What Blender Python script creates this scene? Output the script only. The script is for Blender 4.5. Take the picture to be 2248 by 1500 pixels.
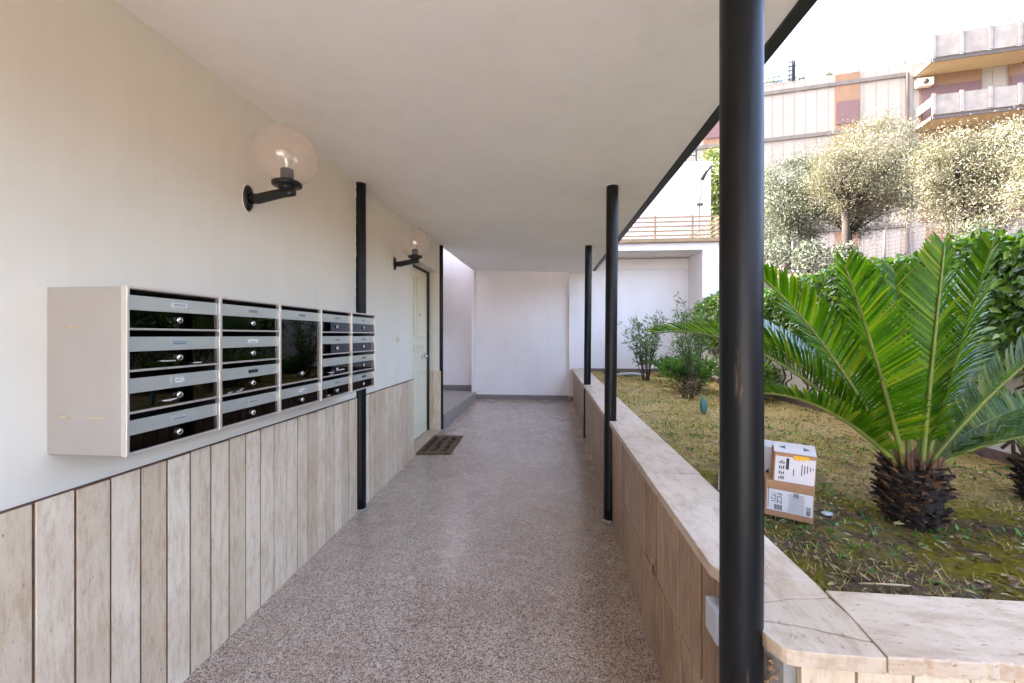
import bpy, bmesh, math, random
import numpy as np
from mathutils import Vector, Matrix
R = math.radians
for o in list(bpy.data.objects): bpy.data.objects.remove(o)
S = bpy.context.scene
COL = S.collection
random.seed(7); rng = np.random.default_rng(7)

# ------------------------------------------------------------ camera, sky, sun, exposure
cd = bpy.data.cameras.new('camera'); cam = bpy.data.objects.new('camera', cd); COL.objects.link(cam)
cam.location = (0, 0, 1.4); cam.rotation_euler = (R(90), 0, R(5.14))
cd.sensor_width = 36; cd.lens = 14.41; cd.shift_y = -0.0058; cd.clip_start = 0.02; cd.clip_end = 600
S.camera = cam
W = bpy.data.worlds.new('World'); S.world = W; W.use_nodes = True
nt = W.node_tree
sky = nt.nodes.new('ShaderNodeTexSky'); sky.sky_type = 'NISHITA'; sky.sun_disc = False
SUN_EL, SUN_AZ = 44, 284           # azimuth clockwise from +Y
sky.sun_elevation = R(SUN_EL); sky.sun_rotation = R(SUN_AZ)
sky.air_density = 0.7; sky.dust_density = 7; sky.ozone_density = 0.3
bg = nt.nodes['Background']; bg.inputs['Strength'].default_value = 0.15
nt.links.new(sky.outputs[0], bg.inputs[0])
sd = bpy.data.lights.new('sun', 'SUN'); sun = bpy.data.objects.new('sun', sd); COL.objects.link(sun)
sd.energy = 2.4; sd.angle = R(0.6); sd.color = (1, 0.95, 0.88)
sv = Vector((math.sin(R(SUN_AZ))*math.cos(R(SUN_EL)), math.cos(R(SUN_AZ))*math.cos(R(SUN_EL)), math.sin(R(SUN_EL))))
sun.rotation_euler = sv.to_track_quat('Z', 'Y').to_euler(); sun.location = (-20, 0, 20)
S.view_settings.view_transform = 'Standard'; S.view_settings.look = 'None'
S.view_settings.exposure = 4.05; S.view_settings.gamma = 1
S.render.engine = 'CYCLES'
S.cycles.max_bounces = 10; S.cycles.diffuse_bounces = 6; S.cycles.transparent_max_bounces = 12
S.cycles.sample_clamp_indirect = 6

# ------------------------------------------------------------ node material helpers
def N(m, typ, **kw):
    n = m.node_tree.nodes.new(typ)
    for k, v in kw.items():
        if k in n.inputs.keys(): n.inputs[k].default_value = v
        else: setattr(n, k, v)
    return n
def mat(name, base=(.5, .5, .5), rough=.6, metal=0., spec=.5, coat=0., bump=0., bscale=60., var=0., vscale=3.):
    m = bpy.data.materials.new(name); m.use_nodes = True
    p = m.node_tree.nodes['Principled BSDF']; L = m.node_tree.links
    p.inputs['Base Color'].default_value = (*base, 1); p.inputs['Roughness'].default_value = rough
    p.inputs['Metallic'].default_value = metal; p.inputs['Specular IOR Level'].default_value = spec
    p.inputs['Coat Weight'].default_value = coat
    if var or bump:
        tc = N(m, 'ShaderNodeTexCoord')
    if var:
        n = N(m, 'ShaderNodeTexNoise', Scale=vscale, Detail=6., Roughness=.6); L.new(tc.outputs['Object'], n.inputs['Vector'])
        r = N(m, 'ShaderNodeValToRGB'); L.new(n.outputs['Fac'], r.inputs[0])
        r.color_ramp.elements[0].position = .3; r.color_ramp.elements[1].position = .7
        r.color_ramp.elements[0].color = (*[c*(1-var) for c in base], 1)
        r.color_ramp.elements[1].color = (*[min(1, c*(1+var)) for c in base], 1)
        L.new(r.outputs[0], p.inputs['Base Color'])
    if bump:
        n = N(m, 'ShaderNodeTexNoise', Scale=bscale, Detail=5.); L.new(tc.outputs['Object'], n.inputs['Vector'])
        b = N(m, 'ShaderNodeBump', Strength=bump, Distance=.004); L.new(n.outputs['Fac'], b.inputs['Height'])
        L.new(b.outputs[0], p.inputs['Normal'])
    return m
def ramp(m, fac, stops):
    r = N(m, 'ShaderNodeValToRGB'); m.node_tree.links.new(fac, r.inputs[0])
    e = r.color_ramp.elements
    while len(e) < len(stops): e.new(.5)
    for k, (p, c) in enumerate(stops):
        e[k].position = p; e[k].color = (*c, 1) if len(c) == 3 else c
    return r.outputs[0]
def mixc(m, a, b, fac, mode='MIX'):
    n = m.node_tree.nodes.new('ShaderNodeMix'); n.data_type = 'RGBA'; n.blend_type = mode
    L = m.node_tree.links
    for s, v in ((n.inputs[0], fac), (n.inputs[6], a), (n.inputs[7], b)):
        if isinstance(v, (int, float)): s.default_value = v
        elif isinstance(v, tuple): s.default_value = (*v, 1)
        else: L.new(v, s)
    return n.outputs[2]
def coords(m, scale=(1, 1, 1), out='Object'):
    tc = N(m, 'ShaderNodeTexCoord'); mp = N(m, 'ShaderNodeMapping'); mp.inputs['Scale'].default_value = scale
    m.node_tree.links.new(tc.outputs[out], mp.inputs[0]); return mp.outputs[0]
def noise(m, vec, scale, detail=5., rough=.6):
    n = N(m, 'ShaderNodeTexNoise', Scale=scale, Detail=detail, Roughness=rough)
    m.node_tree.links.new(vec, n.inputs['Vector']); return n.outputs['Fac']
def P(m): return m.node_tree.nodes['Principled BSDF']
def bumpn(m, h, strength=.4, dist=.003, prev=None):
    b = N(m, 'ShaderNodeBump', Strength=strength, Distance=dist); m.node_tree.links.new(h, b.inputs['Height'])
    m.node_tree.links.new(b.outputs[0], P(m).inputs['Normal']); return b

def plaster(name, base):
    m = mat(name, base, .82, spec=.25); L = m.node_tree.links
    v = coords(m)
    c = ramp(m, noise(m, v, .9, 4), [(.35, tuple(x*.97 for x in base)), (.65, tuple(min(1, x*1.04) for x in base))])
    s = ramp(m, noise(m, v, 14, 6, .7), [(.28, (.86, .84, .8)), (.42, (1, 1, 1))])
    v2 = coords(m, (1.5, 1.5, .25))
    s2 = ramp(m, noise(m, v2, 5, 5, .6), [(.25, (.93, .915, .89)), (.5, (1, 1, 1))])
    c = mixc(m, c, s, .2, 'MULTIPLY'); c = mixc(m, c, s2, .6, 'MULTIPLY')
    L.new(c, P(m).inputs['Base Color'])
    h = N(m, 'ShaderNodeMath', operation='ADD'); L.new(noise(m, v, 6, 3), h.inputs[0]); L.new(noise(m, v, 180, 3), h.inputs[1])
    bumpn(m, h.outputs[0], .13, .006)
    return m
M = {}
M['plaster'] = plaster('plaster_cream', (.775, .735, .63))
M['plaster_far'] = plaster('plaster_lilac', (.82, .77, .755))  # same plaster as the cream one, lilac skylight put into its colour
M['ceiling'] = plaster('plaster_ceiling', (.89, .845, .79))

def travertine(name, axis='z', base=(.60, .50, .405), warm=(.47, .355, .25), polish=.42):
    m = mat(name, base, polish, spec=.4); L = m.node_tree.links
    sc = {'z': (13, 13, 2.6), 'y': (6, 2.2, 6), 'x': (2.2, 6, 6)}[axis]
    v = coords(m, sc); vo = coords(m)
    g = N(m, 'ShaderNodeNewGeometry')
    veins = noise(m, v, 3.2, 8, .72)
    c = ramp(m, veins, [(.22, tuple(x*.8 for x in warm)), (.40, warm), (.52, base), (.78, tuple(min(1, x*1.1) for x in base))])
    r = ramp(m, g.outputs['Random Per Island'], [(0, (.80, .74, .67)), (.5, (.95, .93, .90)), (1, (1.0, 1.0, 1.0))])
    c = mixc(m, c, r, .9, 'MULTIPLY')
    blot = ramp(m, noise(m, vo, 2.3, 6, .65), [(.33, (.70, .57, .44)), (.55, (1, 1, 1))])
    c = mixc(m, c, blot, .45, 'MULTIPLY')
    vp = coords(m, tuple(x*1.0 for x in {'z': (9, 9, 2.2), 'y': (7, 2.5, 7), 'x': (2.5, 7, 7)}[axis]))
    pores = ramp(m, noise(m, vp, 16, 4, .75), [(.30, (.30, .21, .14)), (.37, (1, 1, 1))])
    c = mixc(m, c, pores, .8, 'MULTIPLY')
    L.new(c, P(m).inputs['Base Color'])
    pb = ramp(m, noise(m, vp, 16, 4, .75), [(.30, (0, 0, 0)), (.40, (1, 1, 1))])
    bumpn(m, pb, .5, .003)
    return m
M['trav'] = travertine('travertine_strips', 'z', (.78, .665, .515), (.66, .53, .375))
M['trav_dark'] = travertine('travertine_strips_brown', 'z', (.42, .30, .205), (.31, .205, .13))  # this brown holds dirt plus the shade of a side facing away
M['trav_cap'] = travertine('travertine_cap', 'y', (.62, .51, .395), (.50, .385, .275), .38)
M['trav_capx'] = travertine('travertine_cap_cross', 'x', (.62, .505, .39), (.50, .38, .27), .38)
M['joint'] = mat('rusty_joint', (.12, .065, .035), .9, bump=.5, bscale=90, var=.4, vscale=30)
M['mortar'] = mat('grey_mortar', (.33, .31, .28), .9, bump=.8, bscale=60, var=.2, vscale=12)

# floor of small washed pebbles under a worn polish
m = mat('pebble_floor', (.4, .33, .3), .35, spec=.5); L = m.node_tree.links
v = coords(m)
vo = N(m, 'ShaderNodeTexVoronoi', Scale=210.); L.new(v, vo.inputs['Vector'])
sep = N(m, 'ShaderNodeSeparateColor'); L.new(vo.outputs['Color'], sep.inputs[0])
c = ramp(m, sep.outputs[0], [(0, (.05, .036, .03)), (.16, (.12, .08, .06)), (.30, (.34, .24, .18)), (.55, (.52, .405, .32)), (.8, (.65, .54, .45)), (1, (.84, .78, .71))])
vo2 = N(m, 'ShaderNodeTexVoronoi', Scale=330.); L.new(v, vo2.inputs['Vector'])
sep2 = N(m, 'ShaderNodeSeparateColor'); L.new(vo2.outputs['Color'], sep2.inputs[0])
c2 = ramp(m, sep2.outputs[1], [(0, (.2, .13, .10)), (.5, (.47, .375, .31)), (1, (.68, .60, .52))])
c = mixc(m, c, c2, .25)
st = ramp(m, noise(m, v, 1.1, 5, .6), [(.32, (.68, .58, .52)), (.62, (1, 1, 1))])
c = mixc(m, c, st, .6, 'MULTIPLY')
stw = ramp(m, noise(m, v, 7, 6, .7), [(.3, (.78, .70, .64)), (.5, (1, 1, 1))])
c = mixc(m, c, stw, .5, 'MULTIPLY')
# faint casting joints across the corridor every 0.8 m
sx = N(m, 'ShaderNodeSeparateXYZ'); L.new(v, sx.inputs[0])
wob = N(m, 'ShaderNodeMath', operation='MULTIPLY_ADD'); L.new(noise(m, v, 3), wob.inputs[0]); wob.inputs[1].default_value = .03; L.new(sx.outputs[1], wob.inputs[2])
md = N(m, 'ShaderNodeMath', operation='PINGPONG'); L.new(wob.outputs[0], md.inputs[0]); md.inputs[1].default_value = .42
jl = ramp(m, md.outputs[0], [(0, (.62, .52, .46)), (.006, (.75, .68, .62)), (.014, (1, 1, 1))])
c = mixc(m, c, jl, .3, 'MULTIPLY')
L.new(c, P(m).inputs['Base Color'])
rr = N(m, 'ShaderNodeMapRange'); L.new(noise(m, v, 5, 6, .7), rr.inputs[0]); rr.inputs[1].default_value = .3; rr.inputs[2].default_value = .7
rr.inputs[3].default_value = .14; rr.inputs[4].default_value = .36
L.new(rr.outputs[0], P(m).inputs['Roughness'])
bumpn(m, vo.outputs['Distance'], .08, .002)
P(m).inputs['Coat Weight'].default_value = .35; P(m).inputs['Coat Roughness'].default_value = .16
M['floor'] = m
M['terrazzo'] = mat('grey_terrazzo', (.30, .265, .235), .5, bump=.15, bscale=200, var=.35, vscale=120)
M['baseboard'] = mat('grey_baseboard', (.215, .185, .165), .55, var=.25, vscale=90)
M['basebrown'] = mat('brown_baseboard', (.17, .115, .11), .7, var=.3, vscale=20)

m = mat('black_paint', (.012, .012, .013), .38, spec=.25); L = m.node_tree.links
v = coords(m, (1, 1, .35)); n = noise(m, v, 22, 8, .75)
chips = ramp(m, n, [(.735, (0, 0, 0)), (.76, (1, 1, 1))])
c = mixc(m, (.0045, .0048, .0055), (.11, .07, .05), chips)
dust = ramp(m, noise(m, coords(m, (1, 1, .12)), 9, 4), [(.5, (0, 0, 0)), (.8, (1, 1, 1))])
c = mixc(m, c, (.02, .016, .012), dust)
sc_ = ramp(m, noise(m, coords(m, (1, 1, .09)), 38, 6, .7), [(.66, (0, 0, 0)), (.72, (1, 1, 1))])
c = mixc(m, c, (.07, .042, .025), sc_)
L.new(c, P(m).inputs['Base Color']); bumpn(m, noise(m, coords(m), 45, 4), .2, .003)
M['black'] = m
M['blackmetal'] = mat('black_enamel', (.005, .0045, .004), .4, bump=.25, bscale=90)
M['greymetal'] = mat('dark_steel_beam', (.014, .017, .02), .5, bump=.2, bscale=40, var=.4, vscale=12)
M['whitecrack'] = mat('white_filler', (.82, .80, .76), .8, bump=.4, bscale=80)

m = mat('champagne_aluminium', (.56, .515, .475), .42, .65); L = m.node_tree.links
v = coords(m, (1, 30, .5)); L.new(mixc(m, (.49, .45, .415), (.575, .53, .49), noise(m, v, 8, 3)), P(m).inputs['Base Color'])
M['alu'] = m
m = mat('brushed_flap', (.56, .575, .52), .38, .55); L = m.node_tree.links
v = coords(m, (1, .6, 60)); L.new(mixc(m, (.50, .515, .465), (.6, .61, .555), noise(m, v, 6, 3)), P(m).inputs['Base Color'])
M['flap'] = m
M['alu_light'] = mat('aluminium_edge', (.78, .72, .66), .3, .7)
M['inside'] = mat('mailbox_inside', (.02, .021, .018), .6)
M['chrome'] = mat('chrome', (.75, .72, .68), .18, 1.)
M['chromedark'] = mat('keyhole', (.08, .07, .06), .4, .8)
M['paper'] = mat('paper', (.62, .58, .52), .8, var=.2, vscale=20)
M['tagwhite'] = mat('tag_white', (.78, .76, .72), .5)
M['taggrey'] = mat('tag_grey', (.38, .38, .355), .5)
M['tagblack'] = mat('tag_black', (.02, .02, .02), .4)
M['tagblue'] = mat('tag_blue', (.26, .33, .35), .5)
M['tagorange'] = mat('tag_orange', (.40, .2, .06), .5)
M['ink'] = mat('ink', (.03, .03, .035), .7)
# smoked acrylic door of a mailbox: tinted see-through plus mirror
m = bpy.data.materials.new('smoked_acrylic'); m.use_nodes = True; L = m.node_tree.links
m.node_tree.nodes.remove(P(m)); out = m.node_tree.nodes['Material Output']
tr = N(m, 'ShaderNodeBsdfTransparent'); tr.inputs[0].default_value = (.20, .21, .20, 1)
gl = N(m, 'ShaderNodeBsdfGlossy', Roughness=.02); gl.inputs[0].default_value = (.9, .93, 1, 1)
fr = N(m, 'ShaderNodeFresnel', IOR=1.6); mx = N(m, 'ShaderNodeMixShader')
L.new(fr.outputs[0], mx.inputs[0]); L.new(tr.outputs[0], mx.inputs[1]); L.new(gl.outputs[0], mx.inputs[2]); L.new(mx.outputs[0], out.inputs[0])
M['smoke'] = m
# clear globe, slightly fumed and dusty
m = bpy.data.materials.new('fumed_globe'); m.use_nodes = True; L = m.node_tree.links
m.node_tree.nodes.remove(P(m)); out = m.node_tree.nodes['Material Output']
tr = N(m, 'ShaderNodeBsdfTransparent'); tr.inputs[0].default_value = (.98, .945, .92, 1)
gl = N(m, 'ShaderNodeBsdfGlossy', Roughness=.12); gl.inputs[0].default_value = (1, .97, .95, 1)
df = N(m, 'ShaderNodeBsdfDiffuse'); df.inputs[0].default_value = (.80, .72, .68, 1)
fr = N(m, 'ShaderNodeLayerWeight', Blend=.22); mx = N(m, 'ShaderNodeMixShader'); mx2 = N(m, 'ShaderNodeMixShader')
mr = N(m, 'ShaderNodeMapRange'); L.new(fr.outputs['Facing'], mr.inputs[0]); mr.inputs[3].default_value = .10; mr.inputs[4].default_value = .5
L.new(mr.outputs[0], mx.inputs[0]); L.new(tr.outputs[0], mx.inputs[1]); L.new(df.outputs[0], mx.inputs[2])
f2 = N(m, 'ShaderNodeMath', operation='POWER'); L.new(fr.outputs['Facing'], f2.inputs[0]); f2.inputs[1].default_value = 3.
f3 = N(m, 'ShaderNodeMath', operation='MULTIPLY_ADD'); L.new(f2.outputs[0], f3.inputs[0]); f3.inputs[1].default_value = .3; f3.inputs[2].default_value = .06; L.new(f3.outputs[0], mx2.inputs[0]); L.new(mx.outputs[0], mx2.inputs[1]); L.new(gl.outputs[0], mx2.inputs[2])
L.new(mx2.outputs[0], out.inputs[0]); M['globe'] = m
m = bpy.data.materials.new('bulb_glass'); m.use_nodes = True; L = m.node_tree.links
m.node_tree.nodes.remove(P(m)); out = m.node_tree.nodes['Material Output']
tr = N(m, 'ShaderNodeBsdfTransparent'); gl = N(m, 'ShaderNodeBsdfGlossy', Roughness=.15); mx = N(m, 'ShaderNodeMixShader')
lw_ = N(m, 'ShaderNodeLayerWeight', Blend=.5); mr = N(m, 'ShaderNodeMapRange'); L.new(lw_.outputs['Facing'], mr.inputs[0]); mr.inputs[3].default_value = .22; mr.inputs[4].default_value = .75
L.new(mr.outputs[0], mx.inputs[0]); L.new(tr.outputs[0], mx.inputs[1]); L.new(gl.outputs[0], mx.inputs[2]); L.new(mx.outputs[0], out.inputs[0]); M['bulb'] = m

M['door'] = mat('cream_door', (.82, .76, .58), .38, var=.04, vscale=2)
M['dooredge'] = mat('dark_door_frame', (.022, .018, .015), .5)
M['coir'] = mat('coir', (.13, .07, .034), .95, bump=1., bscale=260, var=.5, vscale=180)
M['coirdark'] = mat('coir_print', (.02, .012, .009), .95, bump=1., bscale=260)
M['plasticgrey'] = mat('grey_plastic', (.50, .53, .57), .45)
M['ivory'] = mat('ivory_plastic', (.70, .63, .45), .4)

# vegetation
def leafmat(name, stops, rough=.42, trans=.25, spec=.5, vein=None):
    m = mat(name, (.1, .2, .05), rough, spec=spec); L = m.node_tree.links
    g = N(m, 'ShaderNodeNewGeometry')
    c = ramp(m, g.outputs['Random Per Island'], stops)
    L.new(c, P(m).inputs['Base Color'])
    out = m.node_tree.nodes['Material Output']
    t = N(m, 'ShaderNodeBsdfTranslucent')
    c2 = mixc(m, c, (1.0, 1.0, .35), .75, 'MULTIPLY')
    hs = N(m, 'ShaderNodeHueSaturation', Value=2.2, Saturation=1.1); L.new(c2, hs.inputs['Color']); L.new(hs.outputs[0], t.inputs[0])
    mx = N(m, 'ShaderNodeMixShader', Fac=trans); L.new(P(m).outputs[0], mx.inputs[1]); L.new(t.outputs[0], mx.inputs[2])
    L.new(mx.outputs[0], out.inputs[0])
    return m
M['palmleaf'] = leafmat('sago_leaf', [(0, (.022, .07, .003)), (.5, (.052, .125, .004)), (.85, (.095, .18, .008)), (1, (.19, .20, .03))], .42, .42, .3)
M['palmblue'] = leafmat('sago_leaf_old', [(0, (.05, .11, .08)), (.5, (.12, .2, .17)), (1, (.25, .35, .33))], .3, .2)  # bluer, paler leaf colour for a few fronds
M['rachis'] = mat('sago_stalk', (.13, .16, .025), .45, var=.3, vscale=8)
M['rachisbrown'] = mat('sago_stub', (.10, .045, .018), .8, var=.5, vscale=25)
M['palmtrunk'] = mat('sago_trunk', (.02, .012, .008), .95, bump=1., bscale=60, var=.6, vscale=35)
M['hedge'] = leafmat('hedge_leaf', [(0, (.03, .07, .01)), (.4, (.065, .15, .018)), (.75, (.13, .245, .03)), (1, (.24, .35, .05))], .3, .25, .6)
M['shrub'] = leafmat('shrub_leaf', [(0, (.03, .07, .025)), (.5, (.07, .14, .045)), (1, (.17, .25, .09))], .45, .25)
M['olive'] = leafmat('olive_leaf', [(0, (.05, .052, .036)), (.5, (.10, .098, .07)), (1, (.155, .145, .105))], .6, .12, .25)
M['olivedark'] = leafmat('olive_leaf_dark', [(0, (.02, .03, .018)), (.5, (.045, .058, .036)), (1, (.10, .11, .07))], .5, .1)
M['lime'] = leafmat('lime_leaf', [(0, (.03, .055, .012)), (.5, (.07, .10, .02)), (1, (.13, .15, .04))], .5, .12)
M['grass'] = leafmat('grass_blade', [(0, (.07, .10, .015)), (.3, (.16, .16, .03)), (.6, (.34, .26, .09)), (1, (.55, .40, .20))], .6, .3)
M['weed'] = leafmat('weed_leaf', [(0, (.03, .09, .02)), (.5, (.07, .17, .03)), (1, (.16, .27, .06))], .5, .3)
M['litter'] = leafmat('dry_leaf', [(0, (.06, .035, .02)), (.4, (.17, .10, .05)), (.7, (.26, .18, .09)), (.92, (.30, .30, .12)), (1, (.45, .40, .32))], .8, .1)
M['twig'] = mat('twig', (.085, .055, .04), .9, var=.4, vscale=30)
M['bark'] = mat('bark', (.018, .013, .010), .95, bump=1., bscale=30, var=.4, vscale=12)

m = mat('moss_soil', (.1, .07, .04), .95, spec=.15); L = m.node_tree.links
v = coords(m)
soil = ramp(m, noise(m, v, 26, 8, .75), [(.3, (.03, .02, .014)), (.5, (.12, .078, .05)), (.68, (.25, .17, .115)), (.8, (.40, .32, .24))])
moss = ramp(m, noise(m, v, 40, 6, .7), [(.3, (.07, .06, .008)), (.55, (.22, .175, .012)), (.75, (.38, .29, .03))])
straw = ramp(m, noise(m, v, 55, 6, .7), [(.3, (.22, .15, .05)), (.55, (.50, .37, .15)), (.75, (.68, .55, .27))])
k = ramp(m, noise(m, v, 2.7, 7, .68), [(.45, (0, 0, 0)), (.56, (1, 1, 1))])
c = mixc(m, soil, moss, k)
sx = N(m, 'ShaderNodeSeparateXYZ'); L.new(v, sx.inputs[0])
ad = N(m, 'ShaderNodeMath', operation='MULTIPLY_ADD'); L.new(noise(m, v, 1.9, 7, .7), ad.inputs[0]); ad.inputs[1].default_value = 6.; L.new(sx.outputs[1], ad.inputs[2])
k2 = ramp(m, ad.outputs[0], [(0, (0, 0, 0)), (1, (1, 1, 1))])
mr = N(m, 'ShaderNodeMapRange'); L.new(ad.outputs[0], mr.inputs[0]); mr.inputs[1].default_value = 4.6; mr.inputs[2].default_value = 5.6; mr.inputs[4].default_value = .8
c = mixc(m, c, straw, mr.outputs[0])
L.new(c, P(m).inputs['Base Color']); bumpn(m, noise(m, v, 38, 9, .8), 1., .02)
M['soil'] = m
m = mat('red_earth', (.26, .12, .07), .95); L = m.node_tree.links
v = coords(m); L.new(ramp(m, noise(m, v, 2.2, 8, .7), [(.3, (.03, .016, .010)), (.5, (.06, .03, .021)), (.62, (.045, .028, .017)), (.75, (.03, .033, .014))]), P(m).inputs['Base Color']); M['earth'] = m
M['ground'] = mat('dry_ground', (.21, .19, .14), .95, var=.3, vscale=.5)
M['pathout'] = mat('paved_path', (.52, .505, .48), .8, var=.15, vscale=4)  # kept pale so the unseen paving bounces light into the porch

M['facade'] = mat('facade_panels', (.225, .203, .18), .85, var=.07, vscale=.6)
M['facadeline'] = mat('facade_joint', (.18, .162, .145), .85)
M['band'] = mat('concrete_band', (.10, .09, .085), .85, var=.2, vscale=2)
M['brick'] = mat('orange_brick', (.16, .095, .058), .85, var=.12, vscale=2)
M['shutter'] = mat('mauve_shutter', (.10, .052, .052), .6)
M['darkglass'] = mat('dark_opening', (.03, .035, .05), .15)
M['concrete'] = mat('weathered_concrete', (.175, .165, .155), .9, var=.22, vscale=1.8)
M['soffit'] = mat('balcony_soffit', (.34, .28, .18), .85)
M['slabedge'] = mat('slab_edge', (.06, .05, .048), .8)
M['acwhite'] = mat('ac_casing', (.62, .60, .55), .5)
M['pine'] = mat('varnished_pine', (.30, .20, .10), .5, var=.15, vscale=12)
M['ironrail'] = mat('iron_railing', (.04, .04, .045), .5)
M['wire'] = mat('fence_wire', (.05, .048, .045), .7, 0)
M['card'] = mat('cardboard', (.36, .19, .095), .85, bump=.2, bscale=90, var=.08, vscale=30)
M['cardpale'] = mat('printed_carton', (.62, .59, .60), .6, var=.03, vscale=10)
M['tape'] = mat('yellow_tape', (.75, .40, .02), .4)
M['tealplastic'] = mat('teal_leaf', (.08, .24, .22), .4, var=.3, vscale=30)

# ------------------------------------------------------------ mesh helpers
class MB:
    def __init__(s): s.v = []; s.f = []; s.mi = []; s.sm = []
    def add(s, vs, fs, smooth=False, mi=0):
        b = len(s.v); s.v += [tuple(p) for p in vs]
        for f in fs: s.f.append([b+i for i in f]); s.mi.append(mi); s.sm.append(smooth)
    def box(s, x0, x1, y0, y1, z0, z1, mi=0, T=None):
        vs = [(x, y, z) for z in (z0, z1) for y in (y0, y1) for x in (x0, x1)]
        if T: vs = [T @ Vector(p) for p in vs]
        s.add(vs, [(0, 2, 3, 1), (4, 5, 7, 6), (0, 1, 5, 4), (2, 6, 7, 3), (0, 4, 6, 2), (1, 3, 7, 5)], False, mi)
    def hexa(s, p, mi=0):   # 8 points in the order of box()
        s.add(p, [(0, 2, 3, 1), (4, 5, 7, 6), (0, 1, 5, 4), (2, 6, 7, 3), (0, 4, 6, 2), (1, 3, 7, 5)], False, mi)
    def tube(s, pts, rad, n=10, mi=0, cap=True):
        pts = [Vector(p) for p in pts]
        if not hasattr(rad, '__len__'): rad = [rad]*len(pts)
        t0 = (pts[1]-pts[0]).normalized(); up = Vector((0, 0, 1)) if abs(t0.z) < .9 else Vector((1, 0, 0))
        a = t0.cross(up).normalized(); vs = []
        for i, p in enumerate(pts):
            t = (pts[min(i+1, len(pts)-1)]-pts[max(i-1, 0)]).normalized()
            a = (a - t*a.dot(t)).normalized(); b = t.cross(a)
            for k in range(n):
                an = 2*math.pi*k/n; vs.append(p+(a*math.cos(an)+b*math.sin(an))*rad[i])
        fs = [(i*n+k, i*n+(k+1) % n, (i+1)*n+(k+1) % n, (i+1)*n+k) for i in range(len(pts)-1) for k in range(n)]
        s.add(vs, fs, True, mi)
        if cap:
            b = len(s.v)-len(vs)
            s.f.append([b+k for k in range(n)][::-1]); s.mi.append(mi); s.sm.append(False)
            s.f.append([b+(len(pts)-1)*n+k for k in range(n)]); s.mi.append(mi); s.sm.append(False)
    def lathe(s, prof, c, n=32, axis='z', mi=0, smooth=True):
        vs = []
        for r, h in prof:
            for k in range(n):
                a = 2*math.pi*k/n; x, y = r*math.cos(a), r*math.sin(a)
                p = {'z': (x, y, h), 'x': (h, x, y), 'y': (x, h, y)}[axis]
                vs.append((c[0]+p[0], c[1]+p[1], c[2]+p[2]))
        fs = [(i*n+k, i*n+(k+1) % n, (i+1)*n+(k+1) % n, (i+1)*n+k) for i in range(len(prof)-1) for k in range(n)]
        s.add(vs, fs, smooth, mi)
    def poly(s, pts, mi=0): s.add(pts, [list(range(len(pts)))], False, mi)
    def prism(s, pts, z0, z1, mi=0):
        n = len(pts); vs = [(x, y, z0) for x, y in pts]+[(x, y, z1) for x, y in pts]
        s.add(vs, [list(range(n))[::-1], list(range(n, 2*n))]+[(i, (i+1) % n, n+(i+1) % n, n+i) for i in range(n)], False, mi)
    def build(s, name, mats, parent=None, bevel=0, seg=2, origin=None):
        me = bpy.data.meshes.new(name); me.from_pydata(s.v, [], s.f)
        if not isinstance(mats, (list, tuple)): mats = [mats]
        for m in mats: me.materials.append(m)
        me.polygons.foreach_set('material_index', s.mi); me.polygons.foreach_set('use_smooth', s.sm); me.update()
        bm = bmesh.new(); bm.from_mesh(me); bmesh.ops.recalc_face_normals(bm, faces=bm.faces); bm.to_mesh(me); bm.free()
        o = bpy.data.objects.new(name, me); COL.objects.link(o)
        if parent:
            o.parent = parent
            if origin is None: o.matrix_parent_inverse = parent.matrix_basis.inverted()
        if bevel:
            b = o.modifiers.new('bevel', 'BEVEL'); b.width = bevel; b.segments = seg; b.limit_method = 'ANGLE'
        return o
def tag(o, label=None, cat=None, group=None, kind=None):
    for k, v in (('label', label), ('category', cat), ('group', group), ('kind', kind)):
        if v: o[k] = v
    return o
def empty(name, loc, label, cat, group=None, rz=0):
    o = bpy.data.objects.new(name, None); o.empty_display_size = .1; COL.objects.link(o); o.location = loc; o.rotation_euler = (0, 0, rz)
    return tag(o, label, cat, group)
def box(*a, **k): b = MB(); b.box(*a, **k); return b
def leaves(name, pts, dirs, nrm, length, width, material, parent=None, fold=.25, droop=0., six=True):
    """many small pointed folded leaves as one mesh"""
    pts = np.asarray(pts, float); d = np.asarray(dirs, float); u = np.asarray(nrm, float); n = len(pts)
    d /= np.linalg.norm(d, axis=1)[:, None]+1e-9
    sdir = np.cross(d, u); sdir /= np.linalg.norm(sdir, axis=1)[:, None]+1e-9
    u = np.cross(sdir, d)
    Ln = (np.ones(n)*length)[:, None]; Wd = (np.ones(n)*width)[:, None]/2
    base = pts; tip = pts+d*Ln-u*Ln*droop
    mid1 = pts+d*Ln*.45
    l = mid1+sdir*Wd+u*Wd*fold; r = mid1-sdir*Wd+u*Wd*fold
    V = np.stack([base, l, tip, r], 1).reshape(-1, 3)
    idx = np.arange(n)[:, None]*4
    F = np.concatenate([idx+np.array([[0, 2, 1]]), idx+np.array([[0, 3, 2]])], 1).reshape(-1)
    me = bpy.data.meshes.new(name); me.vertices.add(len(V)); me.vertices.foreach_set('co', V.ravel())
    me.loops.add(len(F)); me.loops.foreach_set('vertex_index', F.astype(np.int32))
    nf = len(F)//3; me.polygons.add(nf)
    me.polygons.foreach_set('loop_start', np.arange(nf, dtype=np.int32)*3)
    me.polygons.foreach_set('loop_total', np.full(nf, 3, dtype=np.int32)); me.update(calc_edges=True)
    me.materials.append(material)
    o = bpy.data.objects.new(name, me); COL.objects.link(o)
    if parent: o.parent = parent; o.matrix_parent_inverse = parent.matrix_basis.inverted()
    return o
def rnd_dirs(n, up=0.):
    d = rng.normal(size=(n, 3)); d[:, 2] += up; return d/np.linalg.norm(d, axis=1)[:, None]
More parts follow.
